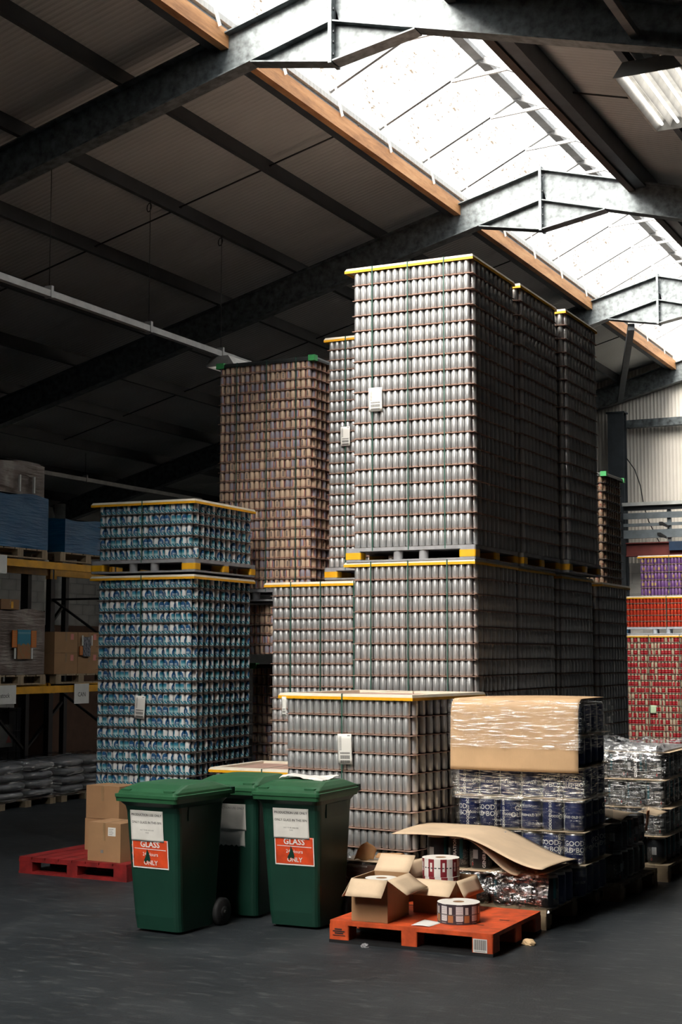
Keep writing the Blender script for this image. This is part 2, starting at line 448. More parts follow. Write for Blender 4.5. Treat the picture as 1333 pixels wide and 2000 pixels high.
# kegs
def keg_mat(name, base, extra):
    m = Mat(name, .38, .15, .5); uv = m.xyz('UV'); u, v = uv[0], uv[1]
    c = m.mix(v.gt(.96).mx(v.lt(.03)), base, (.6, .6, .6)); c = extra(m, u, v, c); m.color(c); MATS[name] = m.m
def k_navy(m, u, v, c):
    b = (u * 3 + .1).fr().lt(.16) * v.inside(.12, .28) * ((v * 60).fr().gt(.5)); c = m.mix(b * .4, c, (.35, .36, .42))
    return c
keg_mat('keg_navy', (.014, .026, .115), k_navy)
def k_black(m, u, v, c):
    n = m.noise(13, 'UV', stretch=(2.4, 1, 1), detail=1); ring = ((n * 7).fr() - .5).ab().lt(.09) * (u * 2).fr().gt(.45) * v.inside(.12, .6)
    c = m.mix(ring, c, (.5, .48, .45)); lab = (u * 2 + .1).fr().inside(.08, .24) * v.inside(.34, .62); c = m.mix(lab, c, (.42, .42, .42))
    t = (u * 2 + .55).fr().inside(.0, .10) * v.inside(.3, .95); c = m.mix(t, c, (.012, .10, .12))
    r = ((u * 2 - .95).fr() - .0).ab().lt(.03) * v.inside(.12, .22); return m.mix(r, c, (.5, .02, .03))
keg_mat('keg_black', (.014, .016, .02), k_black)
# label rolls: printed web wound on a core
m = Mat('roll_print_maroon', .4); u, v, _ = m.xyz('UV'); c = m.mix((u * 9).fr().lt(.5), (.78, .76, .73), (.22, .02, .03))
c = m.mix(((u * 9).fr() - .25).ab().lt(.09) * v.inside(.3, .8), c, (.75, .7, .68)); c = m.mix((v - .5).ab().lt(.03) * (u * 30).fr().gt(.4), c, (.03, .03, .03)); m.color(c); MATS['roll_maroon'] = m.m
m = Mat('roll_print_grey', .35); u, v, _ = m.xyz('UV'); c = m.mix((u * 8).fr().inside(.12, .55) * v.inside(.18, .9), (.05, .04, .05), (.66, .66, .66))
c = m.mix((u * 8).fr().inside(.62, .95) * v.inside(.1, .45), c, (.40, .18, .07)); c = m.mix((u * 8).fr().inside(.68, .88) * v.inside(.5, .85), c, (.6, .58, .55)); c = m.mix((u * 8).fr().inside(.15, .5) * (v * 11).fr().gt(.7), c, (.4, .4, .41))
c = m.mix((v - .48).ab().lt(.02), c, (.1, .1, .1)); m.color(c); MATS['roll_grey'] = m.m
simple('roll_web', (.80, .76, .70), .6, 0, .05, 30)
# printed label: barcode bands on white paper, laid out on UV
m = Mat('tag_print', .6); u, v, _ = m.xyz('UV'); w = (.80, .78, .73)
bars = ((u * 19).fr().gt(.42)).mx((u * 31 + .3).fr().gt(.7)) * ((v.inside(.05, .14)).mx(v.inside(.18, .30)).mx(v.inside(.34, .40))) * u.inside(.16, .86)
side = (v * 40).fr().gt(.45) * v.inside(.45, .92) * u.inside(.12, .28)
c = m.mix(bars, w, (.05, .05, .05)); c = m.mix(side * .8, c, (.08, .08, .08)); c = m.mix((u - .8).ab().lt(.1) * v.inside(.93, .96), c, (.1, .1, .1)); m.color(c); MATS['tag_print'] = m.m
m = Mat('barcode_print', .5); u, v, _ = m.xyz('UV')
c = m.mix(((u * 15).fr().gt(.5)).mx((u * 22 + .2).fr().gt(.72)) * u.inside(.07, .93) * v.inside(.18, .94), (.75, .73, .7), (.04, .03, .03))
c = m.mix((u * 26).fr().gt(.4) * u.inside(.1, .9) * v.inside(.05, .13), c, (.1, .08, .08)); m.color(c); MATS['barcode'] = m.m
# lamp tubes (lit)
m = Mat('lamp_tube'); m.b.inputs['Emission Color'].default_value = (1, .97, .9, 1); m.b.inputs['Emission Strength'].default_value = 2.2; m.color((.9, .9, .9)); MATS['lamp_tube'] = m.m
# book covers / posters on the stored cartons
m = Mat('poster_teal'); u, v, _ = m.xyz('UV'); n = m.noise(5, 'UV', detail=4)
c = m.mix((v + n * .5).gt(.75), m.ramp(n, [(.35, (.30, .20, .08)), (.6, (.40, .14, .05)), (.75, (.18, .24, .10))]), (.02, .22, .32)); c = m.mix((u * 12).fr().gt(.5) * v.inside(.86, .92), c, (.25, .45, .5)); m.color(c); MATS['poster_teal'] = m.m
m = Mat('poster_orange'); u, v, _ = m.xyz('UV'); m.color(m.mix((v * 9).fr().gt(.6) * u.inside(.2, .8), (.65, .16, .02), (.55, .30, .1))); MATS['poster_orange'] = m.m
m = Mat('poster_dark'); u, v, _ = m.xyz('UV'); n = m.noise(6, 'UV'); m.color(m.ramp(n, [(.4, (.05, .055, .07)), (.6, (.25, .25, .28))])); MATS['poster_dark'] = m.m

# ================================================================== the building
RX, RZ, SL = -6.0, 8.32, .2688              # ridge line, top of rafter at the ridge, roof slope
XL, XR, YF, YB = -18.6, 6.6, -6.5, 30.5
def zr(x): return RZ - SL * abs(x - RX)
fl = obj('floor', MB().box(XL, XR, YF, YB, -.2, 0), 'floor'); tag(fl, 'dark worn concrete warehouse floor', kind='structure')

# walls
wb = obj('wall_back', MB().prism([(XL, 3.87), (XR, 3.87), (XR, zr(XR) + .25), (RX, 9.2), (XL, zr(XL) + .25)], 1, YB, YB + .05), 'wall_cladding')
tag(wb, 'cream ribbed sheet cladding of the gable end wall', kind='structure')
obj('wall_base', MB().box(XL, XR, YB - .03, YB + .15, 0, 3.87), 'wall_mortar', wb)
blk = MB().box(0, .432, -.012, .02, 0, .207).mesh('block')
for r in range(18):
    for c in range(7):
        x = -9.5 + c * .44 + (.22 if r % 2 else 0)
        obj('block', blk, 'wall_block_white', wb, (x, YB - .03, r * .215 + .004 + rnd.uniform(-.001, .001)))
wl = obj('wall_left', MB().box(XL - .2, XL, YF, YB, 0, zr(XL) + .3), 'wall_mortar'); tag(wl, 'white painted blockwork side wall behind the racking', kind='structure')
blk2 = MB().box(-.01, .015, 0, .432, 0, .207).mesh('block')
for r in range(13):
    for c in range(20):
        y = 19.6 + c * .44 + (.22 if r % 2 else 0)
        obj('block', blk2, 'wall_block_white', wl, (XL, y, .86 + r * .215))
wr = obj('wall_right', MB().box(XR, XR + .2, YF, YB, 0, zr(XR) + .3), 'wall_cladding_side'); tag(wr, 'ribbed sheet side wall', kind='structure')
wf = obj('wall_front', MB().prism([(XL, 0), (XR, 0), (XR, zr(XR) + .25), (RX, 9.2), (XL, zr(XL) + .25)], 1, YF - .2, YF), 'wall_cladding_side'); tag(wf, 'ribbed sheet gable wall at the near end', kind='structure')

# roof liner
for s, nm in ((-1, 'sloping white ribbed roof liner over the racking side'), (1, 'sloping white ribbed roof liner over the open side')):
    xa = RX + s * 1.24; xb = XL - .1 if s < 0 else XR + .1
    pts = [(xa, zr(xa) + .2), (xb, zr(xb) + .2), (xb, zr(xb) + .26), (xa, zr(xa) + .26)]
    tag(obj('ceiling', MB().prism(pts if s > 0 else pts[::-1], 1, YF - .1, YB + .1), 'roof_liner'), nm, kind='structure')

# purlins (Z sections) along the building
PURL = [2.36, 3.62, 4.875, 6.11, 7.4, 8.65, 9.9, 11.15, 12.2]
for s in (-1, 1):
    for i, d in enumerate(PURL):
        if s > 0 and i > 5: continue
        x = RX + s * d; z = zr(x)
        pts = [(x - .033, z), (x + .033, z), (x + .033, z + .006), (x - .027, z + .006), (x - .027, z + .2), (x - .033, z + .2)]
        lab = f"dark steel roof purlin, {ORD[i + 1]} out from the ridge on the {'racking' if s < 0 else 'open'} side"
        tag(obj('roof_purlin', MB().prism(pts, 1, YF, YB), 'purlin_steel'), lab, 'purlin', 'steel roof purlins', 'structure')

# sag rods between the purlins, mid-bay
for k in range(2, 6):
    ym = FRAMES[k] + FS / 2
    for s in (-1, 1):
        for i in range(-1, 6 if s < 0 else 2):
            a = RX + s * (PURL[i] if i >= 0 else 1.2); b = RX + s * PURL[i + 1]
            tag(obj('sag_rod', MB().tube([(a, ym, zr(a) + .12), (b, ym - .06, zr(b) + .1)], .010, 6), 'rod_steel'),
                f"thin black sag rod, {'racking' if s < 0 else 'open'} slope, {ORD[k - 1]} roof bay, {ORD[i + 2]} gap from ridge", 'rod', 'roof sag rods', 'structure')

# portal frames
def frame(y, n):
    t = thing('roof_rafter', f"galvanised steel portal rafter with bolted apex haunch, {ORD[n]} frame from the camera end", 'rafter', (0, y, 0), group='portal frames', kind='structure')
    L = math.hypot(1, SL)
    for s, nm in ((-1, 'rafter_beam'), (1, 'rafter_beam')):
        xe = XL + .1 if s < 0 else XR - .1
        up = (s * SL / L, 0, 1 / L); nrm = Vector(up); m = MB()
        for off, w, h in ((-.007, .18, .014), (-.2, .010, .386), (-.400, .18, .014)):
            p = Vector((RX, 0, RZ)) + nrm * off * 1.0; q = Vector((xe, 0, zr(xe))) + nrm * off
            p.x = RX; p.z = RZ + off / (1 / L) * 1.0
            m.bar(p, q, w, h, up)
        obj(nm, m, 'rafter_steel', t)
    obj('apex_plate', MB().box(RX - .018, RX + .018, -.1, .1, RZ - .83, RZ + .03), 'rafter_steel', t)
    zl = RZ - .415
    for s in (-1, 1):
        xe = RX + s * .86; ze = zr(xe) - .42
        obj('haunch_web', MB().prism([(RX, zl), (xe, ze), (RX, zl - .39)][::(1 if s > 0 else -1)], 1, -.006, .006), 'rafter_steel', t)
        obj('haunch_flange', MB().bar((RX, 0, zl - .395), (xe, 0, ze - .005), .18, .014, (0, 0, 1)), 'rafter_steel', t)
    if 3 <= n + 2:
        bm_ = MB().lathe([(.0, 0), (.017, 0), (.017, .014), (.0, .014)], 6, cap0=False, cap1=False, smooth=False).mesh('bolt')
        for z in (-.09, -.30, -.52, -.62, -.74):
            for yy in (-.06,):
                obj('bolt', bm_, 'bolt_steel', t, (RX + .018, yy, RZ + z), rot=(0, PI / 2, 0))
    return t
for k, y in enumerate(FRAMES): frame(y - (.12 if k == len(FRAMES) - 1 else 0), k + 1)

# rooflight along the ridge
W1 = thing('window_1', 'long translucent ridge rooflight with timber kerbs and glazing bars', 'rooflight', (RX, 0, 0), kind='structure')
FX, FZ, GZ = 1.40, 8.37, 9.06
for s in (-1, 1):
    k = obj('kerb', MB().box(min(s * 1.15, s * 1.24), max(s * 1.15, s * 1.24), YF, YB - .05, 7.87, 8.05), 'timber' if s < 0 else 'shaded_timber', W1); k['label'] = 'orange-brown timber kerb beam' if s < 0 else 'timber kerb beam with its shade painted into the colour'
    obj('kerb_purlin', MB().box(min(s * 1.24, s * 1.38), max(s * 1.24, s * 1.38), YF, YB - .05, 7.90, 8.14), 'dark_steel', W1)
    obj('upstand', MB().box(min(s * 1.30, s * 1.33), max(s * 1.30, s * 1.33), YF, YB - .05, 8.05, 8.36), 'white_paint', W1)
BAR_D = 1.345; BARS = [15.92 + BAR_D * q for q in range(-16, 11)]
barm = {}
for s in (-1, 1):
    barm[s] = MB().bar((s * (FX + .06), 0, FZ - .075), (0, 0, GZ - .065), .045, .07).mesh('glazing_bar')
collm = MB().bar((-.36, 0, GZ - .28), (.36, 0, GZ - .25), .035, .035).mesh('collar_tie')
dropm = MB().bar((0, -.25, 8.36), (0, -.03, 8.02), .05, .012, (1, 0, 0)).mesh('dropper')
def pane(s):
    def fn(u, v):
        x = s * FX * (1 - v) * 1.04; z = FZ + (GZ - FZ) * v; y = u * BAR_D
        return (x, y, z + .012 * math.sin(u * BAR_D / .15 * 2 * PI))
    return MB().grid(fn, 36, 1).mesh('pane')
pm = {s: pane(s) for s in (-1, 1)}
for y in BARS:
    for s in (-1, 1):
        obj('pane', pm[s], 'glazing', W1, (0, y, 0))
        obj('glazing_bar', barm[s], 'bar_grey', W1, (0, y, 0))
        d = obj('dropper', dropm, 'white_paint', W1, (s * 1.13, y, 0)); d['label'] = 'white painted fixing strap'
    obj('collar_tie', collm, 'white_paint', W1, (0, y, 0))
obj('ridge_bar', MB().box(-.06, .06, YF, YB, GZ - .09, GZ - .03), 'bar_grey', W1)

# gable steelwork
gc = thing('gable_column', 'dark blue-grey steel gable column against cream cladding', 'column', (-8.38, 30.2, 0), kind='structure')
m_ = MB(); m_.box(-.17, .17, -.12, -.105, 0, 7.0).box(-.17, .17, .105, .12, 0, 7.0).box(-.006, .006, -.105, .105, 0, 7.0); obj('column_shaft', m_, 'dark_steel', gc)
obj('cap_plate', MB().box(-.2, .2, -.14, .14, 7.0, 7.03), 'dark_steel', gc)
tag(obj('cladding_rail', MB().prism([(30.25, 6.70), (30.42, 6.70), (30.42, 6.82), (30.36, 6.86), (30.25, 6.86)], 0, -8.2, XR), 'rafter_steel'), 'horizontal steel cladding rail high on the gable wall', 'rail', kind='structure')
tag(obj('wind_brace', MB().bar((-6.5, 24.42, 7.52), (-8.3, 30.2, 7.3), .11, .11), 'dark_steel'), 'diagonal dark steel brace from the haunch down to the gable frame', 'brace', kind='structure')

# mezzanine guard rail near the gable wall
gr = thing('guard_rail', 'grey steel guard rail with three bars in front of gable cladding', 'railing', (0, 29.75, 0))
def rail(nm, z0, z1, mat, y0=-.03, y1=.03, x0=-8.15): obj(nm, MB().box(x0, -1.0, y0, y1, z0, z1), mat, gr)
rail('top_rail', 4.99, 5.06, 'rail_bright', -.12, .05); rail('top_angle', 4.90, 4.99, 'dark_steel', -.02, .03)
rail('second_rail', 4.73, 4.85, 'rail_grey'); rail('middle_rail', 4.575, 4.635, 'rail_grey'); rail('kick_plate', 4.33, 4.50, 'rail_grey')
for x in (-7.22, -4.6): obj('stanchion', MB().box(x - .04, x + .04, .03, .09, 4.2, 4.98), 'rail_grey', gr)
for x, z in ((-7.36, 4.60), (-7.40, 4.38)): obj('clamp', MB().prism([(x - .05, z), (x + .14, z - .08), (x + .14, z - .03), (x + .02, z + .05), (x - .05, z + .05)], 1, -.05, .0), 'black_plastic', gr)
mb_ = thing('mezzanine_beam', 'dark red steel edge beam below the guard rail', 'beam', (0, 29.75, 0))
obj('beam_web', MB().box(-8.1, -1, -.01, .01, 3.98, 4.22), 'beam_red', mb_); obj('flange', MB().box(-8.1, -1, -.08, .08, 4.22, 4.24), 'beam_red', mb_); obj('flange', MB().box(-8.1, -1, -.08, .08, 3.96, 3.98), 'beam_red', mb_)
obj('cover_plate', MB().box(-7.2, -1, -.11, -.09, 4.06, 4.24), 'dark_blue', mb_)
tag(obj('wall_cable', MB().tube([(-8.17, 30.1, 6.05), (-8.0, 30.12, 5.8), (-7.88, 30.1, 5.45), (-7.82, 30.1, 5.05), (-7.72, 30.1, 4.7), (-7.55, 30.1, 4.35), (-7.4, 30.1, 4.05), (-7.2, 30.1, 3.75)], .012, 6), 'black_plastic'),
    'black cable hanging in a curve down the gable cladding', 'cable')

# ------------------------------------------------------------------ lamps and their trunking
def lamp(loc, label, n=2, ln=1.5, wd=.42, rz=0):
    t = thing('strip_lamp', label, 'lamp', loc, rz, 'fluorescent strip lamps')
    m = MB(); prof = [(-wd / 2, 0), (-wd / 2 + .02, 0), (-wd / 2 + .10, .10), (wd / 2 - .10, .10), (wd / 2 - .02, 0), (wd / 2, 0), (wd / 2 - .09, .13), (-wd / 2 + .09, .13)]
    m.prism(prof, 1, 0, ln); obj('housing', m, 'white_paint', t)
    for y in (0, ln): obj('end_plate', MB().prism([(-wd / 2, 0), (wd / 2, 0), (wd / 2 - .09, .13), (-wd / 2 + .09, .13)], 1, y - .006, y + .006), 'trunking_grey', t)
    for i in range(n):
        x = (i - (n - 1) / 2) * (wd - .16) / max(1, n - 1)
        tb = obj('tube', MB().tube([(x, .05, .05), (x, ln - .05, .05)], .016, 10), 'lamp_tube', t); tb['label'] = 'lit white fluorescent tube'
    for i in range(n - 1):
        x = (i - (n - 2) / 2) * (wd - .16) / max(1, n - 1)
        obj('reflector', MB().prism([(x - .03, .1), (x, .02), (x + .03, .1)], 1, .03, ln - .03), 'white_paint', t)
    return t
lamp((-9.55, 15.95, 5.62), 'lit strip lamp on the trunking beside the tall brown can stack', 2)
lamp((-3.13, 12.45, 7.06), 'large multi-tube strip lamp high by the rooflight on the open side', 4, 1.5, .62)
def trunk(x, z, y0, y1, hang, label):
    t = thing('lighting_trunking', label, 'trunking', (x, 0, z), group='lighting trunking')
    obj('channel', MB().box(-.035, .035, y0, y1, 0, .07), 'trunking_grey', t)
    for y in hang:
        obj('hanger', MB().box(-.045, .045, y - .02, y + .02, -.01, .12), 'trunking_grey', t)
        obj('hanger_wire', MB().tube([(0, y, .1), (0, y, zr(x) - z)], .004, 5), 'rod_steel', t)
trunk(-9.6, 5.76, 3.0, 27.0, (12.5, 14.4, 16.05, 20.0), 'long grey lighting trunking slung below the dark roof slope')
trunk(-3.13, 7.22, 2.0, 14.2, (9.5, 12.7), 'grey lighting trunking above the multi-tube lamp')
trunk(-16.0, 5.1, 12.0, 26.0, (18.0, 22.0), 'dim grey trunking low under the eaves above the racking')
for x, y, L_, lb in ((-9.65, 12.62, .13, 'beside the nearest left rafter'), (-9.65, 14.45, .14, 'midway along the roof bay'), (-9.65, 16.1, .2, 'just short of the second rafter')):
    hk = MB(); hk.tube([(x + .03 * math.cos(a), y + .03 * math.sin(a) * .3, zr(x) - .06 + .055 * math.sin(a)) for a in [q * PI / 6 for q in range(13)]], .006, 5)
    tag(obj('wire_coil', hk, 'rod_steel'), f'small coil of hanger wire hooked on a purlin {lb}', 'wire')

# ================================================================== cans in palletised blocks
PT = .0665
def can_mb(h, n=14, hi=True):
    r = .0318
    if hi: prof = [(.022, .004), (.026, 0), (r, .012), (r, h - .027), (.0262, h - .007), (.0272, h)]
    else: prof = [(.026, 0), (r, .012), (r, h - .026), (.0265, h)]
    m = MB().lathe(prof, n, cap0=True, cap1=False); return m
KINDS = {}
def kind(name, h, mat, label, cat='can'):
    hi, lo = can_mb(h), can_mb(h, 8, False)
    me = hi.mesh(name); me.materials.append(MATS[mat])
    KINDS[name] = dict(h=h, mat=mat, hi=hi, lo=lo, me=me, label=label, rest_hi=[], rest_lo=[])
kind('tall_silver_can', .1455, 'can_silver', 'silver can'); kind('small_silver_can', .1115, 'can_silver', 'short silver can')
kind('blue_white_can', .1155, 'can_blue', 'blue and white can'); kind('brown_can', .1105, 'can_brown', 'brown printed can')
kind('purple_can', .1455, 'can_purple', 'purple can'); kind('orange_red_can', .1115, 'can_orange', 'orange-red can')
kind('red_white_can', .1145, 'can_red', 'red and cream can'); kind('dark_printed_can', .111, 'can_dark', 'dark printed can')

def block(kn, o, theta, z0, nx, ny, nt, th, where, ind=None, frame='cream', pallet='grey', over=(.05, .012, .012, .012), straps=(.17, .47, .77), sides='fr',
          strap_r=(), tiers=None, skew=None):
    """a palletised block; o = front corner of the cans at u=0 (viewer's left), theta in degrees; z0 = height the lowest tier stands on"""
    K = KINDS[kn]; t = math.radians(theta); ux, uy = math.cos(t), math.sin(t); vx, vy = -uy, ux
    W, D = (nx + .5) * PT, PT + (ny - 1) * PT * .866
    def P(u, v, z=0): return (o[0] + u * ux + v * vx, o[1] + u * uy + v * vy, z0 + z)
    r2 = random.Random(hash(where) % 1000 + nx * 7 + nt)
    r2 = random.Random(sum(map(ord, where)))
    for k in range(nt):
        for j in range(ny):
            for i in range(nx):
                hi = (j == 0 and 'f' in sides) or (i == nx - 1 and 'r' in sides)
                lo = (j == 1 and 'f' in sides) or (i == nx - 2 and 'r' in sides)
                if not (hi or lo): continue
                u = (i + .5) * PT + (PT / 2 if j % 2 else 0); v = PT / 2 + j * PT * .866
                if skew: u += skew(k, j, i)
                x, y, z = P(u + r2.uniform(-.0012, .0012), v + r2.uniform(-.0012, .0012), k * th + .0015); a = r2.uniform(0, 2 * PI)
                kt = nt - k
                if hi and ind and ind(kt, j, i):
                    c = bpy.data.objects.new(kn, K['me']); COL.objects.link(c); c.location = (x, y, z); c.rotation_euler = (0, 0, a)
                    if j == 0: pos = f'{ORD[i + 1]} from left' if i < nx / 2 else (f'{ORD[nx - i]} from right')
                    else: pos = f'{ORD[j]} along right side'
                    tag(c, f"{K['label']}, {ORD[kt]} tier down, {pos}, {where}", 'can', f"{K['label']}s in the {where}")
                else: K['rest_hi' if hi else 'rest_lo'].append((x, y, z, a))
    # tier sheets
    sm = MB().box(-.007, W + .007, -.007, D + .007, -.0035, 0).mesh('tier_sheet')
    for k in range(1, nt + 1):
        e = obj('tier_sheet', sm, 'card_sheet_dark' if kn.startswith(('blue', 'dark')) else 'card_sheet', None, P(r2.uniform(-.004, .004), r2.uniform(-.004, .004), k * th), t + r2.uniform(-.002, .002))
        tag(e, f"brown card sheet under the {ORD[nt - k]} tier down, {where}" if k < nt else f"brown card sheet closing the top tier, {where}", 'sheet', f"tier sheets of the {where}")
    top = nt * th
    fl_, fr_, ff, fb = over
    if frame:
        ft = thing('top_frame', f"{'black' if frame == 'black' else 'cream and yellow'} top frame capping the {where}", 'frame', P(0, 0, top), t, 'top frames on the can blocks')
        A = (-fl_, W + fr_, -ff, D + fb); w_ = .085
        for nm, (x0, x1, y0, y1) in dict(front=(A[0], A[1], A[2], A[2] + w_), back=(A[0], A[1], A[3] - w_, A[3]), le=(A[0], A[0] + w_, A[2] + w_, A[3] - w_), ri=(A[1] - w_, A[1], A[2] + w_, A[3] - w_)).items():
            i_ = (.02 if nm in ('front', 'back', 'le') else 0, .006 if nm in ('front', 'back', 'ri') else 0, .005 if nm in ('front',) else 0, .018 if nm in ('back',) else 0)
            obj('frame_bar', MB().frustum((x0, x1, y0, y1), .0, (x0 + i_[0], x1 - i_[1], y0 + i_[2], y1 - i_[3]), .022), 'frame_black' if frame == 'black' else 'frame_cream', ft)
        e = .006; mat_ = 'frame_black' if frame == 'black' else 'yellow_plastic'
        for (x0, x1, y0, y1) in ((A[0], A[1], A[2] - .001, A[2] + e), (A[0], A[1], A[3] - e, A[3] + .001), (A[0] - .001, A[0] + e, A[2], A[3]), (A[1] - e, A[1] + .001, A[2], A[3])):
            b_ = obj('edge_band', MB().box(x0, x1, y0, y1, -.024, .0), mat_, ft)
            if frame != 'black': b_['label'] = 'yellow edge band'
        if frame == 'black':
            for (x, y) in ((A[0], A[2]), (A[1], A[2]), (A[1], A[3])):
                c = obj('corner_cap', MB().box(x - .07, x + .012, y - .012, y + .07, -.03, .035) if x > 0 else MB().box(x - .012, x + .09, y - .012, y + .07, -.03, .035), 'green_plastic', ft); c['label'] = 'green plastic corner cap'
    if pallet:
        pt = thing('can_pallet', f"{ {'grey': 'grey plastic pallet with yellow corners', 'pale': 'pale plastic pallet with blue corner', 'dark': 'dark grey plastic pallet'}[pallet] } under the {where}", 'pallet', P(0, 0, 0), t, 'plastic can pallets')
        A = (-fl_ + .01, W + fr_ + .005, -ff - .005, D + fb); H = .135; pm_ = 'pallet_pale' if pallet == 'pale' else 'pallet_grey'
        cm_ = {'grey': 'yellow_plastic', 'pale': 'blue_plastic', 'dark': 'pallet_grey'}[pallet]
        obj('deck', MB().rbox(A[0], A[1], A[2], A[3], -.034, -.001, .02), pm_, pt)
        obj('base_rim', MB().rbox(A[0], A[1], A[2], A[3], -H, -H + .018, .02), pm_, pt)
        cw, cd = .16, .13; mx_, my_ = (A[0] + A[1]) / 2, (A[2] + A[3]) / 2
        for (x, y) in ((A[0], A[2]), (A[1] - cw, A[2]), (A[0], A[3] - cd), (A[1] - cw, A[3] - cd), (A[1] - cw, my_ - cd / 2), (A[0], my_ - cd / 2)):
            obj('corner_block', MB().rbox(x, x + cw, y, y + cd, -H + .018, -.034, .02), pm_, pt)
            b_ = obj('corner_band', MB().rbox(x - .002, x + cw + .002, y - .002, y + cd + .002, -H + .026, -.045, .02), cm_, pt)
            if pallet == 'grey': b_['label'] = 'yellow corner band'
        for x in (mx_ - .17, mx_ + .09):
            obj('post', MB().lathe([(.045, -H + .01), (.045, -.03)], 12, (x + .04, A[2] + .05, 0), False, False), pm_, pt)
            obj('post', MB().lathe([(.045, -H + .01), (.045, -.03)], 12, (x + .04, A[3] - .06, 0), False, False), pm_, pt)
    # straps
    for q, s_ in enumerate(straps):
        u = W * s_; sb = MB(); y_ = -ff - .004 if frame else -.016
        sb.box(u - .0055, u + .0055, y_ - .0015, y_ + .0005, -.03, top + .024); sb.box(u - .0055, u + .0055, y_, D + fb, top + .023, top + .0245)
        tag(obj('strap', sb, 'strap_green', None, P(0, 0, 0), t), f"thin green strap, {ORD[q + 1]} from left, tied over the {where}", 'strap', 'green straps on the can blocks')
    for q, s_ in enumerate(strap_r):
        v = D * s_; sb = MB(); sb.box(W + fr_ + .002, W + fr_ + .004, v - .008, v + .008, -.03, top + .024)
        tag(obj('strap', sb, 'strap_green', None, P(0, 0, 0), t), f"thin green strap on the right side, {ORD[q + 1]}, of the {where}", 'strap', 'green straps on the can blocks')
    return P, W, D, top

def paper_tag(P, u, z, w, h, where, tilt=0., label='white barcode tag hanging on the', mat='tag_print', off=-.022, fold=True):
    m = MB()
    def fn(a, b): return ((a - .5) * w, -.004 * math.sin(b * 2) - .006 * (1 - b) * math.sin(a * 3), (b - 1) * h)
    m.grid(fn, 6, 6)
    p = P(u, off, z); q = P(u + 1, off, z); t = math.atan2(q[1] - p[1], q[0] - p[0])
    return tag(obj('paper_tag', m, mat, None, p, solid=.0015, rot=(0, tilt, t)), f'{label} {where}', 'tag')

# --- the tall silver tower: upper blocks on lower blocks, going back in a row
TS = .1496
MX = -4.87 - 18.5 * PT
P1 = block('tall_silver_can', (MX, 12.68), 0.2, 2.99, 18, 20, 18, TS, 'upper front silver block', over=(.085, .01, .015, .012))[0]
block('tall_silver_can', (MX + .03, 13.93), 0, 2.99, 18, 20, 18, TS, 'upper middle silver block', sides='r', straps=(), over=(.085, .01, .012, .012))
block('tall_silver_can', (MX + .10, 15.20), 0, 2.99, 18, 20, 18, TS, 'upper rear silver block', sides='fr', straps=(), over=(.085, .01, .012, .012))
P2 = block('tall_silver_can', (MX, 12.68), 0, .143, 18, 20, 18, TS, 'lower front silver block', ind=lambda k, j, i: j == 0 and k <= 7, over=(.095, .01, .015, .012), straps=(.155, .465, .785))[0]
block('tall_silver_can', (MX - .02, 13.93), 0, .143, 18, 20, 18, TS, 'second lower silver block', sides='r', straps=(), over=(.085, .01, .012, .012))
block('tall_silver_can', (MX - .02, 15.32), 0, .143, 18, 20, 18, TS * .995, 'third lower silver block', sides='fr', straps=(), over=(.085, .01, .012, .012))
block('tall_silver_can', (MX - .01, 16.75), 0, .143, 18, 20, 18, TS * .985, 'fourth lower silver block', sides='r', straps=(), over=(.085, .03, .012, .03))
paper_tag(P1, .245, 18 * TS - 8 * TS + .03, .14, .23, 'upper front silver block')

# --- half-height silver block standing askew in front
PH = block('tall_silver_can', (-5.925, 11.02), -8, .150, 18, 20, 10, TS, 'half-height silver block', ind=lambda k, j, i: j == 0, over=(.07, .02, .02, .02), straps=(.47,))[0]
paper_tag(PH, .605, 10 * TS - .30, .135, .245, 'green strap of the half-height silver block', -.03)
paper_tag(PH, -.005, 10 * TS - .01, .045, .165, 'edge of the half-height silver block', 0, 'narrow barcode slip at the top')

# --- low silver block between the blue stack and the half block
PLO = block('tall_silver_can', (-7.40, 12.32), 0, .143, 17, 17, 5, TS, 'low silver block behind the bins', over=(.06, .02, .012, .02), straps=(.45,))[0]

# --- short silver cans behind, upper and lower
block('small_silver_can', (-7.465, 13.55), 0, .143, 18, 17, 22, .1165, 'wide short-can block', ind=lambda k, j, i: j == 0 and k <= 14 and i < 14, over=(.085, .01, .012, .012), sides='f', straps=(.19, .47, .78))
PS = block('small_silver_can', (-7.335, 14.6), 0, 2.935, 18, 10, 22, .1160, 'narrow short-can block', ind=lambda k, j, i: j == 0 and i < 6, over=(.05, .01, .012, .012), sides='f', straps=(.18,))[0]
paper_tag(PS, .225, 22 * .116 - 8.6 * .116, .115, .215, 'tall slice of short silver cans')
block('small_silver_can', (-7.335, 14.62), 0, .143, 18, 10, 22, .1197, 'short silver block hidden low behind', sides='', straps=())

# --- blue and white cans
TB = .1197
PB1 = block('blue_white_can', (-9.24, 12.96), 2, 2.966, 17, 22, 5, TB, 'upper blue can block', ind=lambda k, j, i: True, over=(.09, .02, .02, .06), straps=(.47,), strap_r=())[0]
PB2 = block('blue_white_can', (-9.24, 12.96), 2, .150, 17, 22, 22, TB, 'lower blue can block', ind=lambda k, j, i: j == 0 and k <= 10, over=(.09, .02, .02, .06), straps=(.47,))[0]
c_ = bpy.data.objects.new('blue_white_can', KINDS['blue_white_can']['me']); COL.objects.link(c_); c_.location = PB1(17.58 * PT, .028, .0015); c_.rotation_euler = (0, 0, 2.2)
tag(c_, 'lone blue and white can sticking out at the pallet corner, upper blue can block', 'can', 'blue and white cans in the upper blue can block')
paper_tag(PB2, .56, 22 * TB - 10.25 * TB, .125, .235, 'lower blue can block', .06)

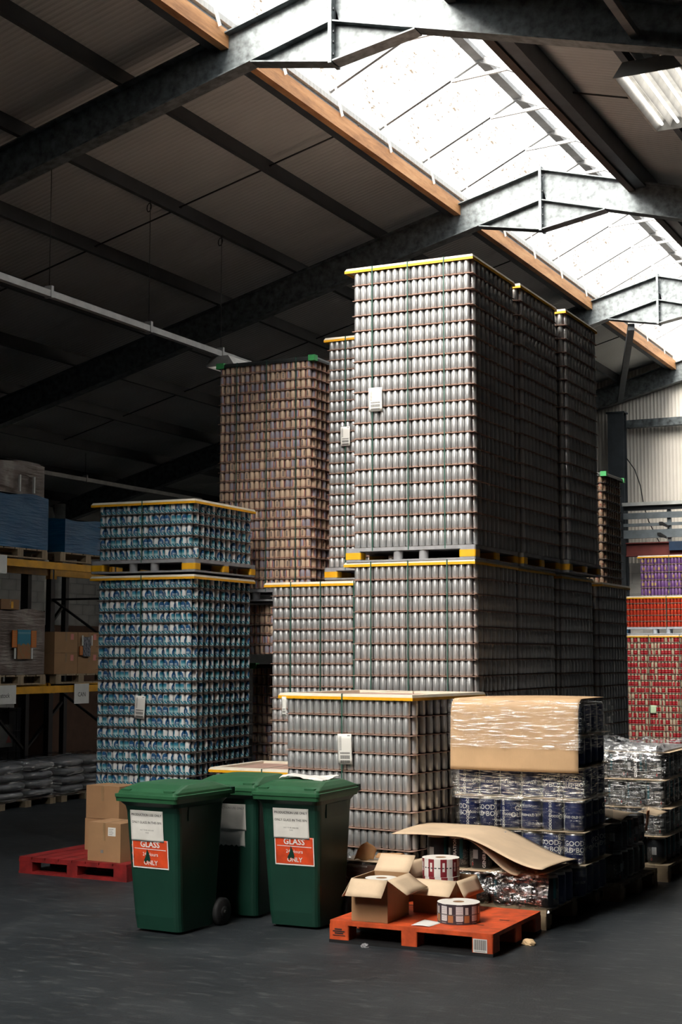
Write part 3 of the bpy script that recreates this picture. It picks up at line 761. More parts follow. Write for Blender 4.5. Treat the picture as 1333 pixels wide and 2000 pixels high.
# --- brown cans
TBR = .1135
block('brown_can', (-8.82, 14.72), 0, 2.72, 18, 12, 23, TBR, 'tall brown can block', ind=lambda k, j, i: j == 0 and k <= 16, frame='black', pallet='dark', over=(.02, .02, .012, .012), straps=(.2, .52, .83))
block('brown_can', (-8.72, 14.80), 0, 1.98, 18, 8, 5, TBR, 'brown can block under the tall one', frame=None, pallet=None, over=(.02, .02, .012, .012), sides='f', straps=(.6, .9))
block('brown_can', (-8.72, 15.35), 0, .143, 18, 8, 15, TBR, 'brown can block low behind the blue stack', frame='black', pallet=None, over=(.02, .02, .012, .012), sides='f', straps=())

# --- dark printed cans beyond the tower
block('dark_printed_can', (-6.83, 19.5), 0, 2.92, 18, 15, 13, .1155, 'dark can block', ind=lambda k, j, i: i == 17, frame='black', pallet='dark', over=(.02, .02, .012, .012), straps=())
block('dark_printed_can', (-6.83, 19.5), 0, .143, 18, 15, 22, .1195, 'dark block underneath it', sides='r', pallet='dark', frame=None, straps=())

# --- bright cans by the gable wall
RX0 = -7.95
block('red_white_can', (RX0, 28.6), 0, .143, 24, 4, 18, .1215, 'red can block', ind=lambda k, j, i: j == 0 and i < 16, sides='f', straps=(.35, .72), over=(.02, .02, .012, .012))
PRD = lambda u, v, z=0: (RX0 + u, 28.6 + v, .143 + z)
paper_tag(PRD, .645, 6.35 * .1215 + .08, .12, .155, 'red can block', .05, 'pale green note stuck on the', 'paper_pale_green')
block('orange_red_can', (RX0, 28.6), 0, 2.50, 24, 4, 5, .1165, 'orange-red can block', ind=lambda k, j, i: j == 0 and i < 16, sides='f', pallet='pale', straps=(.08, .57), over=(.02, .02, .012, .012))
block('purple_can', (RX0 + .42, 28.62), 0, 3.115, 20, 4, 5, .152, 'purple can block', ind=lambda k, j, i: j == 0 and i < 12, sides='f', pallet=None, straps=(.42,), over=(.05, .02, .012, .012))

# --- everything of each kind that is not an object of its own
def rest(kn):
    K = KINDS[kn]; V, F, UV, n0 = [], [], [], 0
    allv, loops, sizes, uvs = [], [], [], []
    for part, lst in (('hi', K['rest_hi']), ('lo', K['rest_lo'])):
        if not lst: continue
        mb = K[part]; v = np.array(mb.v); a = np.array(lst)
        fl_ = [k for f in mb.f for k in f]; sz = [len(f) for f in mb.f]; uv = np.array([c for f, u in zip(mb.f, mb.uv) for c in (u or [(0, 0)] * len(f))])
        c, s = np.cos(a[:, 3])[:, None], np.sin(a[:, 3])[:, None]
        X = v[None, :, 0] * c - v[None, :, 1] * s + a[:, 0:1]; Y = v[None, :, 0] * s + v[None, :, 1] * c + a[:, 1:2]; Z = v[None, :, 2] + a[:, 2:3]
        allv.append(np.stack([X, Y, Z], 2).reshape(-1, 3))
        loops.append((np.array(fl_)[None, :] + (np.arange(len(a)) * len(v))[:, None] + n0).ravel()); n0 += len(a) * len(v)
        sizes.append(np.tile(sz, len(a))); uvs.append(np.tile(uv, (len(a), 1)))
    if not allv: return
    co = np.concatenate(allv); lp = np.concatenate(loops); sz = np.concatenate(sizes); uv = np.concatenate(uvs)
    me = bpy.data.meshes.new(kn + 's'); me.vertices.add(len(co)); me.vertices.foreach_set('co', co.astype(np.float32).ravel())
    me.loops.add(len(lp)); me.loops.foreach_set('vertex_index', lp.astype(np.int32))
    me.polygons.add(len(sz)); st = np.concatenate([[0], np.cumsum(sz)[:-1]]); me.polygons.foreach_set('loop_start', st.astype(np.int32))
    me.polygons.foreach_set('use_smooth', np.ones(len(sz), bool)); ul = me.uv_layers.new(name='UVMap'); ul.data.foreach_set('uv', uv.astype(np.float32).ravel())
    me.update(calc_edges=True); me.validate(); me.materials.append(MATS[K['mat']])
    o = bpy.data.objects.new(kn + 's', me); COL.objects.link(o); tag(o, f"remaining mass of {K['label']}s stacked in tiers on pallets", 'cans', None, 'stuff')
for kn in KINDS: rest(kn)

# ================================================================== wheelie bins
def sign(parent, w, h, x, y, z, mat, lines, slope, name, label, rule=None, tear=0, border=None):
    """a sheet stuck on the front; lines: (text, size, dz from top, colour, bold)"""
    def fn(a, b):
        px = x + (a - .5) * w; pz = z - h * (1 - b); yy = y - slope * (pz - z)
        if tear and b < .02: pz += .008 * math.sin(a * 37) + .006 * math.sin(a * 91)
        if tear and a < .02: px += .010 * math.sin(b * 23)
        return (px, yy - .002 + .0012 * math.sin(a * 9 + b * 5), pz)
    s = obj(name, MB().grid(fn, 14, 14), mat, parent, solid=.001); s['label'] = label
    yo = -.0042
    for body, size, dz, col, bold in lines:
        pz0 = z - dz
        obj('lettering', text_flat(body, size, lambda a, b: (x + a, y - slope * (pz0 + b - z) + yo, pz0 + b), bold), col, s)
    if rule is not None:
        r = z - rule; obj('rule', MB().add([(x - w * .44, y - slope * (r - z) + yo, r), (x + w * .44, y - slope * (r - z) + yo, r - .004), (x + w * .44, y - slope * (r - z) + yo, r), (x - w * .44, y - slope * (r - z) + yo, r + .004)], [(0, 1, 2, 3)]), 'ink_white', s)
    if border:
        for (x0, x1, z0, z1) in ((-w / 2, w / 2, -h, -h + .009), (-w / 2, -w / 2 + .007, -h, 0), (w / 2 - .007, w / 2, -h, 0)):
            obj('border', MB().add([(x + x0, y - slope * z0 - .0038, z + z0), (x + x1, y - slope * z0 - .0038, z + z0), (x + x1, y - slope * z1 - .0038, z + z1), (x + x0, y - slope * z1 - .0038, z + z1)], [(0, 1, 2, 3)]), border, s)
    return s
def wheelie(loc, rz, label, signs):
    t = thing('wheelie_bin', label, 'bin', loc, rz, 'green wheelie bins')
    def ring(w, y0, y1, z, r=.045, k=4):
        pts = []
        for cx, cy, a0 in ((w / 2 - r, y0 + r, -PI / 2), (w / 2 - r, y1 - r, 0), (-w / 2 + r, y1 - r, PI / 2), (-w / 2 + r, y0 + r, PI)):
            pts += [(cx + r * math.cos(a0 + PI / 2 * i / k), cy + r * math.sin(a0 + PI / 2 * i / k), z) for i in range(k + 1)]
        return pts
    def loft(rings, cap0=True, cap1=True):
        m = MB(); n = len(rings[0]); v = [p for r in rings for p in r]
        f = [(k * n + i, k * n + (i + 1) % n, (k + 1) * n + (i + 1) % n, (k + 1) * n + i) for k in range(len(rings) - 1) for i in range(n)]
        if cap0: f.append(tuple(range(n - 1, -1, -1)))
        if cap1: f.append(tuple((len(rings) - 1) * n + i for i in range(n)))
        return m.add(v, f, False)
    # y = 0 is the front of the rim, +y towards the hinge
    body = loft([ring(.405, .165, .60, .02, .05), ring(.415, .145, .63, .12, .05), ring(.478, .075, .66, .86, .05), ring(.485, .06, .665, .90, .05), ring(.53, .02, .69, .935, .05), ring(.535, .015, .695, .955, .05)])
    obj('body', body, 'bin_green', t)
    obj('rim', loft([ring(.545, .004, .70, .935, .03), ring(.552, .0, .705, .965, .03)]), 'bin_lid_green', t)
    ld = obj('lid', loft([ring(.558, -.006, .72, .966, .03), ring(.558, -.006, .72, .988, .03), ring(.53, .016, .72, .991, .03), ring(.525, .02, .715, 1.008, .03), ring(.49, .06, .66, 1.03, .06), ring(.44, .16, .60, 1.055, .08), ring(.30, .26, .52, 1.064, .08)]), 'bin_lid_green', t)
    for x in (-.19, .19): obj('lid_grip', MB().rbox(x - .045, x + .045, .02, .06, 1.0, 1.022, .012), 'bin_lid_green', ld)
    obj('hinge_bar', MB().tube([(-.27, .735, .985), (.27, .735, .985)], .016, 8), 'bin_green', t)
    for x in (-.25, -.08, .08, .25): obj('hinge_lug', MB().rbox(x - .02, x + .02, .69, .755, .955, 1.005, .01), 'bin_green', t)
    for z in (.80,):
        for x in (-.24, .24): obj('side_rib', MB().box(x - .006, x + .006, .2, .55, z, z + .1), 'bin_green', t)
    for x in (-.215, .215):
        w = obj('wheel', MB().lathe([(.0, -.028), (.085, -.028), (.1, -.02), (.1, .02), (.085, .028), (.0, .028)], 20, cap0=False, cap1=False), 'wheel_rubber', t, (x, .66, .1), rot=(0, PI / 2, 0))
        obj('hub', MB().lathe([(.0, -.032), (.04, -.032), (.04, .032), (.0, .032)], 12, cap0=False, cap1=False), 'black_plastic', w)
    obj('axle', MB().tube([(-.26, .66, .1), (.26, .66, .1)], .012, 8), 'rod_steel', t)
    sl = .085 - .0
    fy = lambda z: .145 + (.075 - .145) * (z - .12) / .74
    slope = (.145 - .075) / .74
    signs(t, fy, slope)
    return t
def signs_full(t, fy, sl, mirror=0, dx=0., red_tear=0):
    sign(t, .32, .205, dx + .018, fy(.665), .665, 'sign_red', [('GLASS', .062, .035, 'ink_white', .0012), ('24 Hours', .036, .105, 'ink_white', 0), ('ONLY', .046, .165, 'ink_white', .0008)], sl, 'hazard_sign', 'torn red GLASS ONLY sign', .068, red_tear, 'ink_white')
    sign(t, .29, .22, dx, fy(.872) - .004, .872, 'paper_white', [('PRODUCTION USE ONLY', .0235, .032, 'ink_black', .0003), ('ONLY GLASS IN THIS BIN', .0235, .085, 'ink_black', .0001), ('NOT TO BE USED FOR', .012, .14, 'ink_grey', 0), ('CANS', .012, .158, 'ink_grey', 0)], sl, 'paper_notice', 'white PRODUCTION USE ONLY notice')
    # torn patch through the red sign
    st = MB(); pts = [(.0, .0), (.016, -.03), (.028, -.075), (.018, -.095), (.0, -.082), (-.018, -.10), (-.03, -.085), (-.012, -.05)]
    z0 = .60; st.add([(dx - .01 + p[0], fy(z0 + p[1]) - .0052, z0 + p[1]) for p in pts], [tuple(range(8))[::-1]])
    obj('torn_patch', st, 'bin_green', t)
wheelie((-5.985, 9.0, 0), math.radians(-4), 'green wheelie bin with crumpled red sign, nearest the red pallet', lambda t, f, s: signs_full(t, f, s, dx=-.035, red_tear=1))
wheelie((-5.175, 9.60, 0), math.radians(1), 'green wheelie bin beside the orange pallet with cloth on its lid', lambda t, f, s: signs_full(t, f, s, dx=.015))
def signs_back(t, f, s):
    sign(t, .26, .16, 0, f(.70), .70, 'paper_white', [], s, 'old_sheet', 'faded torn sheet', None, 1)
    sign(t, .29, .2, 0, f(.86) - .004, .86, 'paper_white', [('PRODUCTION USE ONLY', .0235, .032, 'ink_grey', 0)], s, 'paper_notice', 'white notice')
wheelie((-5.80, 9.80, 0), math.radians(3), 'green wheelie bin half hidden behind the two front bins', signs_back)

def crumple(name, mat, loc, size, label, cat, seed=0, amp=.35, n=18, solid=0., group=None):
    def fn(a, b):
        th, ph = a * 2 * PI, b * PI; d = Vector((math.sin(ph) * math.cos(th), math.sin(ph) * math.sin(th), math.cos(ph)))
        q = noise.noise(d * 2.2 + Vector((seed, 0, 0))) * amp + noise.noise(d * 6 + Vector((0, seed, 0))) * amp * .4
        d = d * (1 + q); z = d.z * size[2]
        return (d.x * size[0], d.y * size[1], max(z, -size[2] * .4))
    m = MB().grid(fn, n, n // 2 + 2, False)
    return tag(obj(name, m, mat, None, (loc[0], loc[1], loc[2] + size[2] * .4)), label, cat, group)
def drape(name, mat, fn, label, cat, nu=20, nv=14, solid=.003, group=None):
    return tag(obj(name, MB().grid(fn, nu, nv), mat, None, solid=solid), label, cat, group)
def N(x, y, z=0, s=1.0): return noise.noise(Vector((x * s, y * s, z * s)))
drape('cleaning_cloth', 'cloth_white', lambda a, b: (-5.36 + a * .36 + .02 * N(b, a, 3, 4), 9.86 + b * .30 + .02 * N(a, b, 1, 4), 1.068 + .012 * abs(N(a, b, 0, 7)) + .018 * max(0, math.sin(a * 5 + b * 3)) - .03 * max(0, a - .7)),
      'crumpled white cloth lying on the lid of the bin by the orange pallet', 'cloth', 26, 22, .004)

# ================================================================== floor pallets
def block_pallet(name, loc, rz, W, D, mat, base, label, slats_along='y', n=7, cat='pallet', H=.15, solid=False):
    t = thing(name, label, cat, loc, rz)
    if solid:
        obj('deck', MB().rbox(0, W, 0, D, H - .028, H, .02), mat, t)
        for (x, y) in ((W * .8, D * .28), (W * .88, D * .52), (W * .2, D * .8)): obj('deck_slot', MB().box(x, x + .07, y, y + .022, H - .002, H + .0008), 'black_plastic', t)
    else:
        for i in range(n):
            L = W if slats_along == 'y' else D; w = L / n
            b = MB().box(i * w + .004, (i + 1) * w - .006, 0, D, H - .022, H + rnd.uniform(-.001, .001)) if slats_along == 'y' else MB().box(0, W, i * w + .004, (i + 1) * w - .008, H - .022, H)
            obj('deck_board', b, mat, t)
        for y in (0, D / 2 - .05, D - .1): obj('stringer_board', MB().box(0, W, y, y + .1, H - .044, H - .0225) if slats_along == 'y' else MB().box(0, W, y, y + .1, H - .044, H - .0225), mat, t)
    zt = H - .028 if solid else H - .0445
    for x in (0, W / 2 - .06, W - .15):
        for y in (0, D / 2 - .06, D - .14):
            obj('foot_block', MB().rbox(x, x + (.15 if x != W / 2 - .06 else .12), y, y + .14, .022, zt, .012), mat, t)
    for y in (0, D / 2 - .05, D - .1): obj('base_board', MB().box(0, W, y, y + .1, 0, .0218), base, t)
    return t
rp = block_pallet('red_pallet', (-8.72, 11.07, 0), math.radians(-1.8), 1.21, 1.0, 'red_pallet', 'red_pallet', 'red painted wooden pallet on the floor with cartons', n=8)
op = block_pallet('orange_pallet', (-4.72, 9.42, 0), 0, 1.21, 1.0, 'orange_pallet', 'black_plastic', 'orange solid-deck pallet with black base and open cartons on it', solid=True)
b_ = obj('barcode_label', MB().add([(0, 0, 0), (.1, 0, 0), (.1, 0, .088), (0, 0, .088)], [(0, 1, 2, 3)], False, [((0, 0), (1, 0), (1, 1), (0, 1))]), 'barcode', op, (1.07, -.0025, .025)); b_['label'] = 'white barcode label'
for k, (x0, x1, z) in enumerate(((.045, .10, .094), (.03, .12, .080), (.045, .11, .067), (.03, .125, .052))): obj('print_line', MB().box(x0, x1, -.003, -.001, z - (.004 if k != 3 else .002), z + (.004 if k != 3 else .002)), 'ink_black', op)

def box_closed(name, loc, rz, w, d, h, mat, label, parts=True, group=None, extra=None):
    t = thing(name, label, 'carton', loc, rz, group)
    obj('body', MB().box(0, w, 0, d, 0, h), mat, t)
    if parts:
        obj('top_flap', MB().box(0, w, 0, d / 2 - .003, h, h + .004), mat, t); obj('top_flap', MB().box(0, w, d / 2 + .003, d, h, h + .004), mat, t)
        m = MB().box(w * .46, w * .54, -.0012, 0, h * .55, h); m.box(w * .46, w * .54, -.0012, d, h + .004, h + .005); tp = obj('tape', m, 'tape', t); tp['label'] = 'brown packing tape'
    if extra: extra(t)
    return t
def ship_label(w, h):
    def f(t): 
        l = obj('shipping_label', MB().box(w * .62, w * .62 + .085, -.0015, 0, h * .68, h * .68 + .075), 'paper_white', t); l['label'] = 'white shipping label'
        for k in range(4): obj('print_line', MB().box(w * .62 + .01, w * .62 + .05 + .01 * (k % 2), -.002, -.0015, h * .68 + .012 + k * .015, h * .68 + .016 + k * .015), 'ink_grey', l)
        g = obj('print_mark', MB().box(w * .4, w * .48, -.0015, 0, h * .22, h * .3), 'ink_grey', t)
    return f
box_closed('cardboard_box', (-8.0, 11.13, .15), math.radians(-4), .37, .33, .335, 'carton', 'brown carton with white label in front on the red pallet', extra=ship_label(.37, .335))
box_closed('cardboard_box', (-8.46, 11.72, .15), math.radians(-3), .40, .30, .29, 'carton', 'brown carton at the bottom of the pair on the red pallet')
box_closed('cardboard_box', (-8.45, 11.72, .447), math.radians(-5), .40, .30, .30, 'carton', 'brown carton on top of the pair on the red pallet')

def open_box(name, loc, rz, w, d, h, label, flaps, mat='carton'):
    """flaps: {side: (length, angle from horizontal outward, degrees)}"""
    t = thing(name, label, 'carton', loc, rz); k = .004
    for nm, a in dict(f=(0, w, 0, k), b=(0, w, d - k, d), l=(0, k, k, d - k), r=(w - k, w, k, d - k)).items(): obj('wall_panel', MB().box(*a, 0, h), mat, t)
    obj('bottom_panel', MB().box(0, w, 0, d, 0, .004), mat, t)
    for s, (L, ang) in flaps.items():
        c, z = L * math.cos(math.radians(ang)), L * math.sin(math.radians(ang))
        a, b = {'f': ((0, 0), (w, 0)), 'b': ((w, d), (0, d)), 'l': ((0, d), (0, 0)), 'r': ((w, 0), (w, d))}[s]
        o = {'f': (0, -c), 'b': (0, c), 'l': (-c, 0), 'r': (c, 0)}[s]
        def fn(u, v, a=a, b=b, o=o, z=z): return (a[0] + (b[0] - a[0]) * u + o[0] * v, a[1] + (b[1] - a[1]) * u + o[1] * v, h + z * v + .006 * math.sin(v * PI) * math.sin(u * 4))
        obj('flap', MB().grid(fn, 4, 4), 'carton_pale', t, solid=.004)
    return t
open_box('open_carton', (-4.565, 9.46, .15), math.radians(2), .27, .40, .29, 'open carton holding a label roll on the orange pallet corner', {'f': (.155, -42), 'r': (.17, -32), 'b': (.17, 38), 'l': (.15, -60)})
open_box('open_carton', (-4.32, 9.97, .15), math.radians(-2), .34, .36, .24, 'open carton behind, one flap folded forward, holding maroon label rolls', {'f': (.16, -35), 'r': (.13, -62), 'l': (.12, 60)})
def label_roll(loc, r, h, mat, label, tilt=0.):
    t = thing('label_roll', label, 'label roll', loc, rnd.uniform(0, 6), 'rolls of printed can labels')
    obj('printed_web', MB().lathe([(r, 0), (r, h)], 40, cap0=False, cap1=False), mat, t)
    obj('web_edge', MB().lathe([(.04, h), (r - .002, h + .0005), (r, h)], 40, cap0=False, cap1=False, smooth=False), 'roll_web', t)
    obj('core', MB().lathe([(.041, 0), (.041, h), (.036, h), (.036, 0)], 20, cap0=False, cap1=False), 'carton_dark', t)
    return t
label_roll((-3.89, 9.77, .15), .148, .135, 'roll_grey', 'flat label roll with grey can print standing on the orange pallet')
label_roll((-4.43, 9.665, .30), .115, .125, 'roll_grey', 'label roll seen inside the open front carton')
label_roll((-4.165, 10.13, .275), .135, .125, 'roll_maroon', 'lower maroon and white label roll in the rear carton')
label_roll((-4.17, 10.13, .402), .135, .125, 'roll_maroon', 'upper maroon and white label roll in the rear carton')
drape('paper_sheet', 'paper_white', lambda a, b: (-4.12 + a * .135 + b * .01, 9.47 + b * .22, .154 + .004 * math.sin(a * 3 + b * 2)), 'white paper sheet lying flat on the orange pallet', 'paper', 6, 6, .001)
crumple('floor_scrap', 'crumb', (-3.44, 9.93, 0), (.05, .03, .03), 'small pale tan scrap on the floor beside the orange pallet', 'scrap', 3)
crumple('floor_scrap', 'sack_grey', (-4.41, 9.35, 0), (.03, .02, .02), 'tiny grey scrap on the floor before the orange pallet', 'scrap', 5)

# bundle of flattened packaging between the bins and the half-height block
tag(obj('flattened_carton', MB().box(-5.08, -4.52, 10.32, 10.72, 0, .40), 'dark_brown_carton'), 'dark packed bundle of flattened cartons behind the orange pallet', 'carton')
drape('loose_film', 'film_loose', lambda a, b: (-5.12 + a * .64, 10.29 + b * .2, .43 + .05 * N(a, b, 0, 5) - .18 * (1 - b) ** 2 + .02 * math.sin(a * 19)), 'crinkled clear film over the packaging bundle beside the bins', 'film', 30, 12, 0)
drape('loose_film', 'film_sack', lambda a, b: (-5.1 + a * .6, 10.28 + .02 * N(a, b, 4, 6), .44 - b * .26), 'grey film hanging down the front of the packaging bundle', 'film', 20, 10, 0)
drape('brown_paper', 'paper_brown', lambda a, b: (-4.98 + a * .14 + .03 * b, 10.36 + a * .05, .43 + b * .15 * (1 - abs(a - .5)) + .01 * math.sin(a * 9)), 'torn upright scrap of brown paper on the packaging bundle', 'paper', 10, 10, .002)
drape('brown_paper', 'paper_brown', lambda a, b: (-4.80 + a * .2, 10.36 + b * .12, .455 + .03 * math.sin(b * PI) + .01 * a), 'rolled brown paper lying on the packaging bundle', 'paper', 10, 10, .002)
drape('carton_sheet', 'carton_pale', lambda a, b: (-5.1 + a * .58, 10.34 + b * .36, .425), 'flat pale card on top of the packaging bundle', 'card', 4, 4, .004)

# ================================================================== kegs
KR, KH, KL = .0845, .236, .246
kprof = [(.066, .0), (.074, .006), (.078, .016), (KR, .024), (KR, KH - .026), (.078, KH - .016), (.074, KH - .004), (.068, KH)]
keg_me = {k: None for k in ('keg_navy', 'keg_black')}
keg_lid_me = MB().lathe([(.0, KH - .010), (.05, KH - .010), (.066, KH - .004), (.070, KH + .001), (.076, KH - .003), (.080, KH - .018)], 20, cap0=False, cap1=False).mesh('lid'); keg_lid_me.materials.append(MATS['keg_lid'])
def wrap_text(body, size, ang, z, bold=0., vertical=False):
    R = KR + .0012
    def fn(a, b):
        x, y = (a, b) if not vertical else (-b, a)
        th = ang + x / R; return (R * math.cos(th), R * math.sin(th), z + y)
    return text_flat(body, size, fn, bold)
_kt = None
def keg_text():
    m = MB()
    for body, size, ang, z, bold, vert in (('GOOD', .054, 0, .155, .0005, False), ('OLD BOY', .054, 0, .105, .0005, False), ('GOOD OLD BOY', .03, 1.05, .12, .0006, True), ('GOOD OLD BOY', .026, 2.1, .11, .0005, False), ('GOOD OLD BOY', .03, 4.2, .12, .0006, True), ('GOOD OLD BOY', .026, 5.2, .11, .0005, False)):
        q = wrap_text(body, size, ang, z, bold, vert); o = len(m.v); m.v += q.v; m.f += [tuple(o + i for i in f) for f in q.f]; m.sm += q.sm; m.uv += q.uv
    me = m.mesh('lettering'); me.materials.append(MATS['ink_white']); return me
def keg_text_black():
    q = wrap_text('GENERATION', .034, 1.0, .12, .0006, True); me = q.mesh('lettering'); me.materials.append(MATS['ink_white']); return me
KT = {'keg_navy': keg_text(), 'keg_black': keg_text_black()}
def keg(loc, a, mat, label, group, text=True):
    if keg_me[mat] is None:
        keg_me[mat] = MB().lathe(kprof, 24, cap1=False).mesh('body'); keg_me[mat].materials.append(MATS[mat])
    t = thing('mini_keg', label, 'keg', loc, a, group)
    obj('body', keg_me[mat], None, t); obj('lid', keg_lid_me, None, t)
    if text: obj('lettering', KT[mat], None, t)
    return t
# first pallet: navy kegs, six high at the back
kp = block_pallet('wooden_pallet', (-4.50, 10.50, 0), 0, 1.00, 1.38, 'pallet_wood', 'pallet_wood', 'pale wooden pallet under the navy kegs', slats_along='x', n=9, H=.14)
GX, GY = -4.455, 11.15
angs = [2.9, -1.75, -1.35, .4, -3.55, 2.75]
for k in range(6):
    for j in range(4):
        for i in range(6):
            if not (j == 0 or i == 5): continue
            a = (angs[(i + 3 * k) % 6] if j == 0 else rnd.uniform(0, 6))
            if k == 2 and j == 0: a = [-2.45, -1.75, .1, -3.6, .55, -3.55][i]
            pos = f'{ORD[i + 1]} from left' if j == 0 else f'{ORD[j]} along right side'
            keg((GX + KR + i * .1735, GY + KR + j * .1735, .142 + k * KL), a, 'keg_navy', f'navy beer keg in the wrapped tower, {ORD[k + 1]} layer up, {pos}', 'navy kegs in the wrapped tower', text=(j == 0 or k in (1, 2)))
for k in range(5):
    tag(obj('card_layer', MB().box(GX - .01, GX + 1.06, GY - .01, GY + .72, .142 + (k + 1) * KL - .006, .142 + (k + 1) * KL - .003), 'carton_pale'), f'card layer above the {ORD[k + 1]} layer of navy kegs', 'sheet', 'card layers among the kegs')
# front of the pallet: one full layer and a few kegs on it
for j in range(3):
    for i in range(6):
        if j == 0 or i == 5:
            keg((-4.485 + i * .1725 + KR, 10.56 + j * .1735 + KR, .142), rnd.uniform(0, 6), 'keg_navy' if (i == 5 and j) else 'keg_black', f'black beer keg under film on the lowest layer, ' + (f'{ORD[i + 1]} from left' if j == 0 else f'{ORD[j]} along right side'), 'kegs in the lowest front layer', text=False)
for j in range(3):
    for i in range(3):
        if j == 0 or i == 2:
            keg((-4.49 + i * .1725 + KR, 10.57 + j * .1735 + KR, .142 + KL), [1.1, -2.6, -1.9][i] if j == 0 else rnd.uniform(0, 6), 'keg_black', f'black beer keg under the bent cardboard, ' + (f'{ORD[i + 1]} from left' if j == 0 else f'{ORD[j]} behind the corner one'), 'black kegs under bent cardboard')
drape('card_layer', 'carton_pale', lambda a, b: (-4.64 + a * 1.16, 10.52 + b * .58, .142 + KL - .003 + .05 * max(0, a - .86) * 6 * max(0, a - .86) * 4), 'card sheet on the lowest keg layer, its corner curling up', 'sheet', 24, 4, .004)
def bent(a, b):
    x = -4.68 + a * 1.22; t = max(0., (a - .42) / .58); drop = .215 * (t * t * (3 - 2 * t))
    return (x, 10.40 + b * .74 - .10 * t * (1 - b), .142 + 2 * KL + .012 - drop + .01 * math.sin(b * 3) - .05 * (1 - b) * max(0, .18 - a) + .03 * (1 - b) * t)
drape('bent_cardboard', 'carton_pale', bent, 'large pale cardboard sheet bent down over the black kegs', 'cardboard', 30, 10, .005)
def curl(a, b):
    x = -4.12 + a * .42; t = a; return (x, 10.45 + b * .3, .142 + 2 * KL - .01 - .24 * (t * t * (3 - 2 * t)) + .01 * math.sin(b * 4))
drape('cardboard_strip', 'carton_pale', curl, 'narrow curled cardboard under the bent sheet by the kegs', 'cardboard', 16, 6, .004)
# cardboard hood over the top of the tower
def hood(a, b):
    x = GX - .01 + a * 1.05; top = .142 + 6 * KL + .02; L = b * 1.22
    if L < .6: return (x, GY + .62 - L + .0, top + .012 * math.sin(a * 2.5))
    r = .10; q = L - .6
    if q < r * 1.4: th = q / r; return (x, GY + .02 - r * math.sin(min(th, 1.3)) * .9, top - r * (1 - math.cos(min(th, 1.3))) + .012 * math.sin(a * 2.5))
    return (x, GY - .075 - .015 * math.sin((q - r * 1.4) * 3), top - .073 - (q - r * 1.4))
drape('cardboard_hood', 'carton_tan', hood, 'big tan cardboard sheet folded over the top of the keg tower', 'cardboard', 24, 40, .005)
# film
def shell(name, x0, x1, y0, y1, z0, z1, mat, label, amp=.012, n=24, top=False, rag=.0):
    m = MB()
    per = 2 * (y1 - y0) + (x1 - x0)
    def fn(a, b):
        s = a * per; z = z0 + (z1 - z0) * b
        if s < (y1 - y0): x, y, nx, ny = x0, y1 - s, -1, 0
        elif s < (y1 - y0) + (x1 - x0): x, y, nx, ny = x0 + s - (y1 - y0), y0, 0, -1
        else: x, y, nx, ny = x1, y0 + s - (y1 - y0) - (x1 - x0), 1, 0
        d = amp * (N(s * 2.5, z * 14, 0) + .6 * N(s * 7, z * 30, 2)) + .006
        return (x + nx * d, y + ny * d, z + rag * N(s * 3, z, 9) * (1 if b > .95 else 0))
    m.grid(fn, n * 3, n)
    if top:
        m.grid(lambda a, b: (x0 + (x1 - x0) * a, y0 + (y1 - y0) * b, z1 + .03 + .045 * N(a * 4, b * 4, 1) + .02 * N(a * 11, b * 11, 3) - .05 * (max(0, abs(a - .5) - .42) + max(0, abs(b - .5) - .42)) * 8), 26, 18)
    return tag(obj(name, m, mat), label, 'film')
shell('stretch_film', GX - .02, GX + 1.065, GY - .02, GY + .74, .142 + 2.9 * KL, .142 + 4.0 * KL, 'film_tight', 'tight clear stretch film round the fourth layer of navy kegs', .014)
shell('stretch_film', GX - .03, GX + 1.075, GY - .10, GY + .75, .142 + 4.55 * KL, .142 + 6 * KL + .02, 'film_hood', 'clear stretch film glinting over the folded cardboard hood', .010)
shell('stretch_film', GX - .015, GX + 1.062, GY - .015, GY + .73, .142, .142 + 2.95 * KL, 'film_smoky', 'dull stretch film round the lower layers of navy kegs', .008)
def lowfilm(a, b):
    x = -4.60 + a * 1.12; z = .142 + .25 - b * .27 + .03 * N(a * 5, b * 3, 1)
    return (x, 10.53 - .035 * math.sin(b * PI) - .03 * N(a * 6, b * 5, 2) - .02 * b, z)
drape('loose_film', 'film_loose', lowfilm, 'torn glossy clear film slumped over the lowest front kegs', 'film', 50, 18, 0)
drape('loose_film', 'film_loose', lambda a, b: (-3.92 + a * .40 + .03 * N(a * 6, b * 6, 5), 10.44 + b * .22, .40 + .06 * abs(N(a * 5, b * 5, 3)) + .05 * math.sin(a * 3) - .1 * (1 - b)), 'bunched clear film heaped at the corner of the lowest kegs', 'film', 30, 16, 0)
drape('loose_film', 'film_loose', lambda a, b: (-3.505 + .02 * N(a * 5, b * 6, 7), 10.5 + a * .7, .40 - b * .26 + .03 * N(a * 4, b * 4, 2)), 'clear film down the right side of the lowest kegs', 'film', 30, 14, 0)

# second pallet behind
block_pallet('wooden_pallet', (-4.45, 11.98, 0), math.radians(-2), 1.10, 1.05, 'pallet_wood', 'pallet_wood', 'wooden pallet under the dark kegs behind the navy tower', slats_along='x', n=7, H=.14)
for k in range(2):
    for j in range(5):
        for i in range(6):
            if j == 0 or i == 5: keg((-4.42 + i * .175 + KR, 12.02 + j * .1735 + KR, .142 + k * KL), rnd.uniform(0, 6), 'keg_black', f'black keg behind the navy tower, {ORD[k + 1]} layer, ' + (f'{ORD[i + 1]} from left' if j == 0 else f'{ORD[j]} along right side'), 'black kegs behind the navy tower', text=False)
drape('cardboard_cover', 'carton_pale', lambda a, b: (-4.46 + a * 1.12, 11.96 + b * .62, .66 + .05 * math.sin(b * 2.5 + a) - .07 * max(0, a - .8) * 4 * (1 - b)), 'pale cardboard sheet lying on the low kegs behind the tower', 'cardboard', 16, 10, .005)
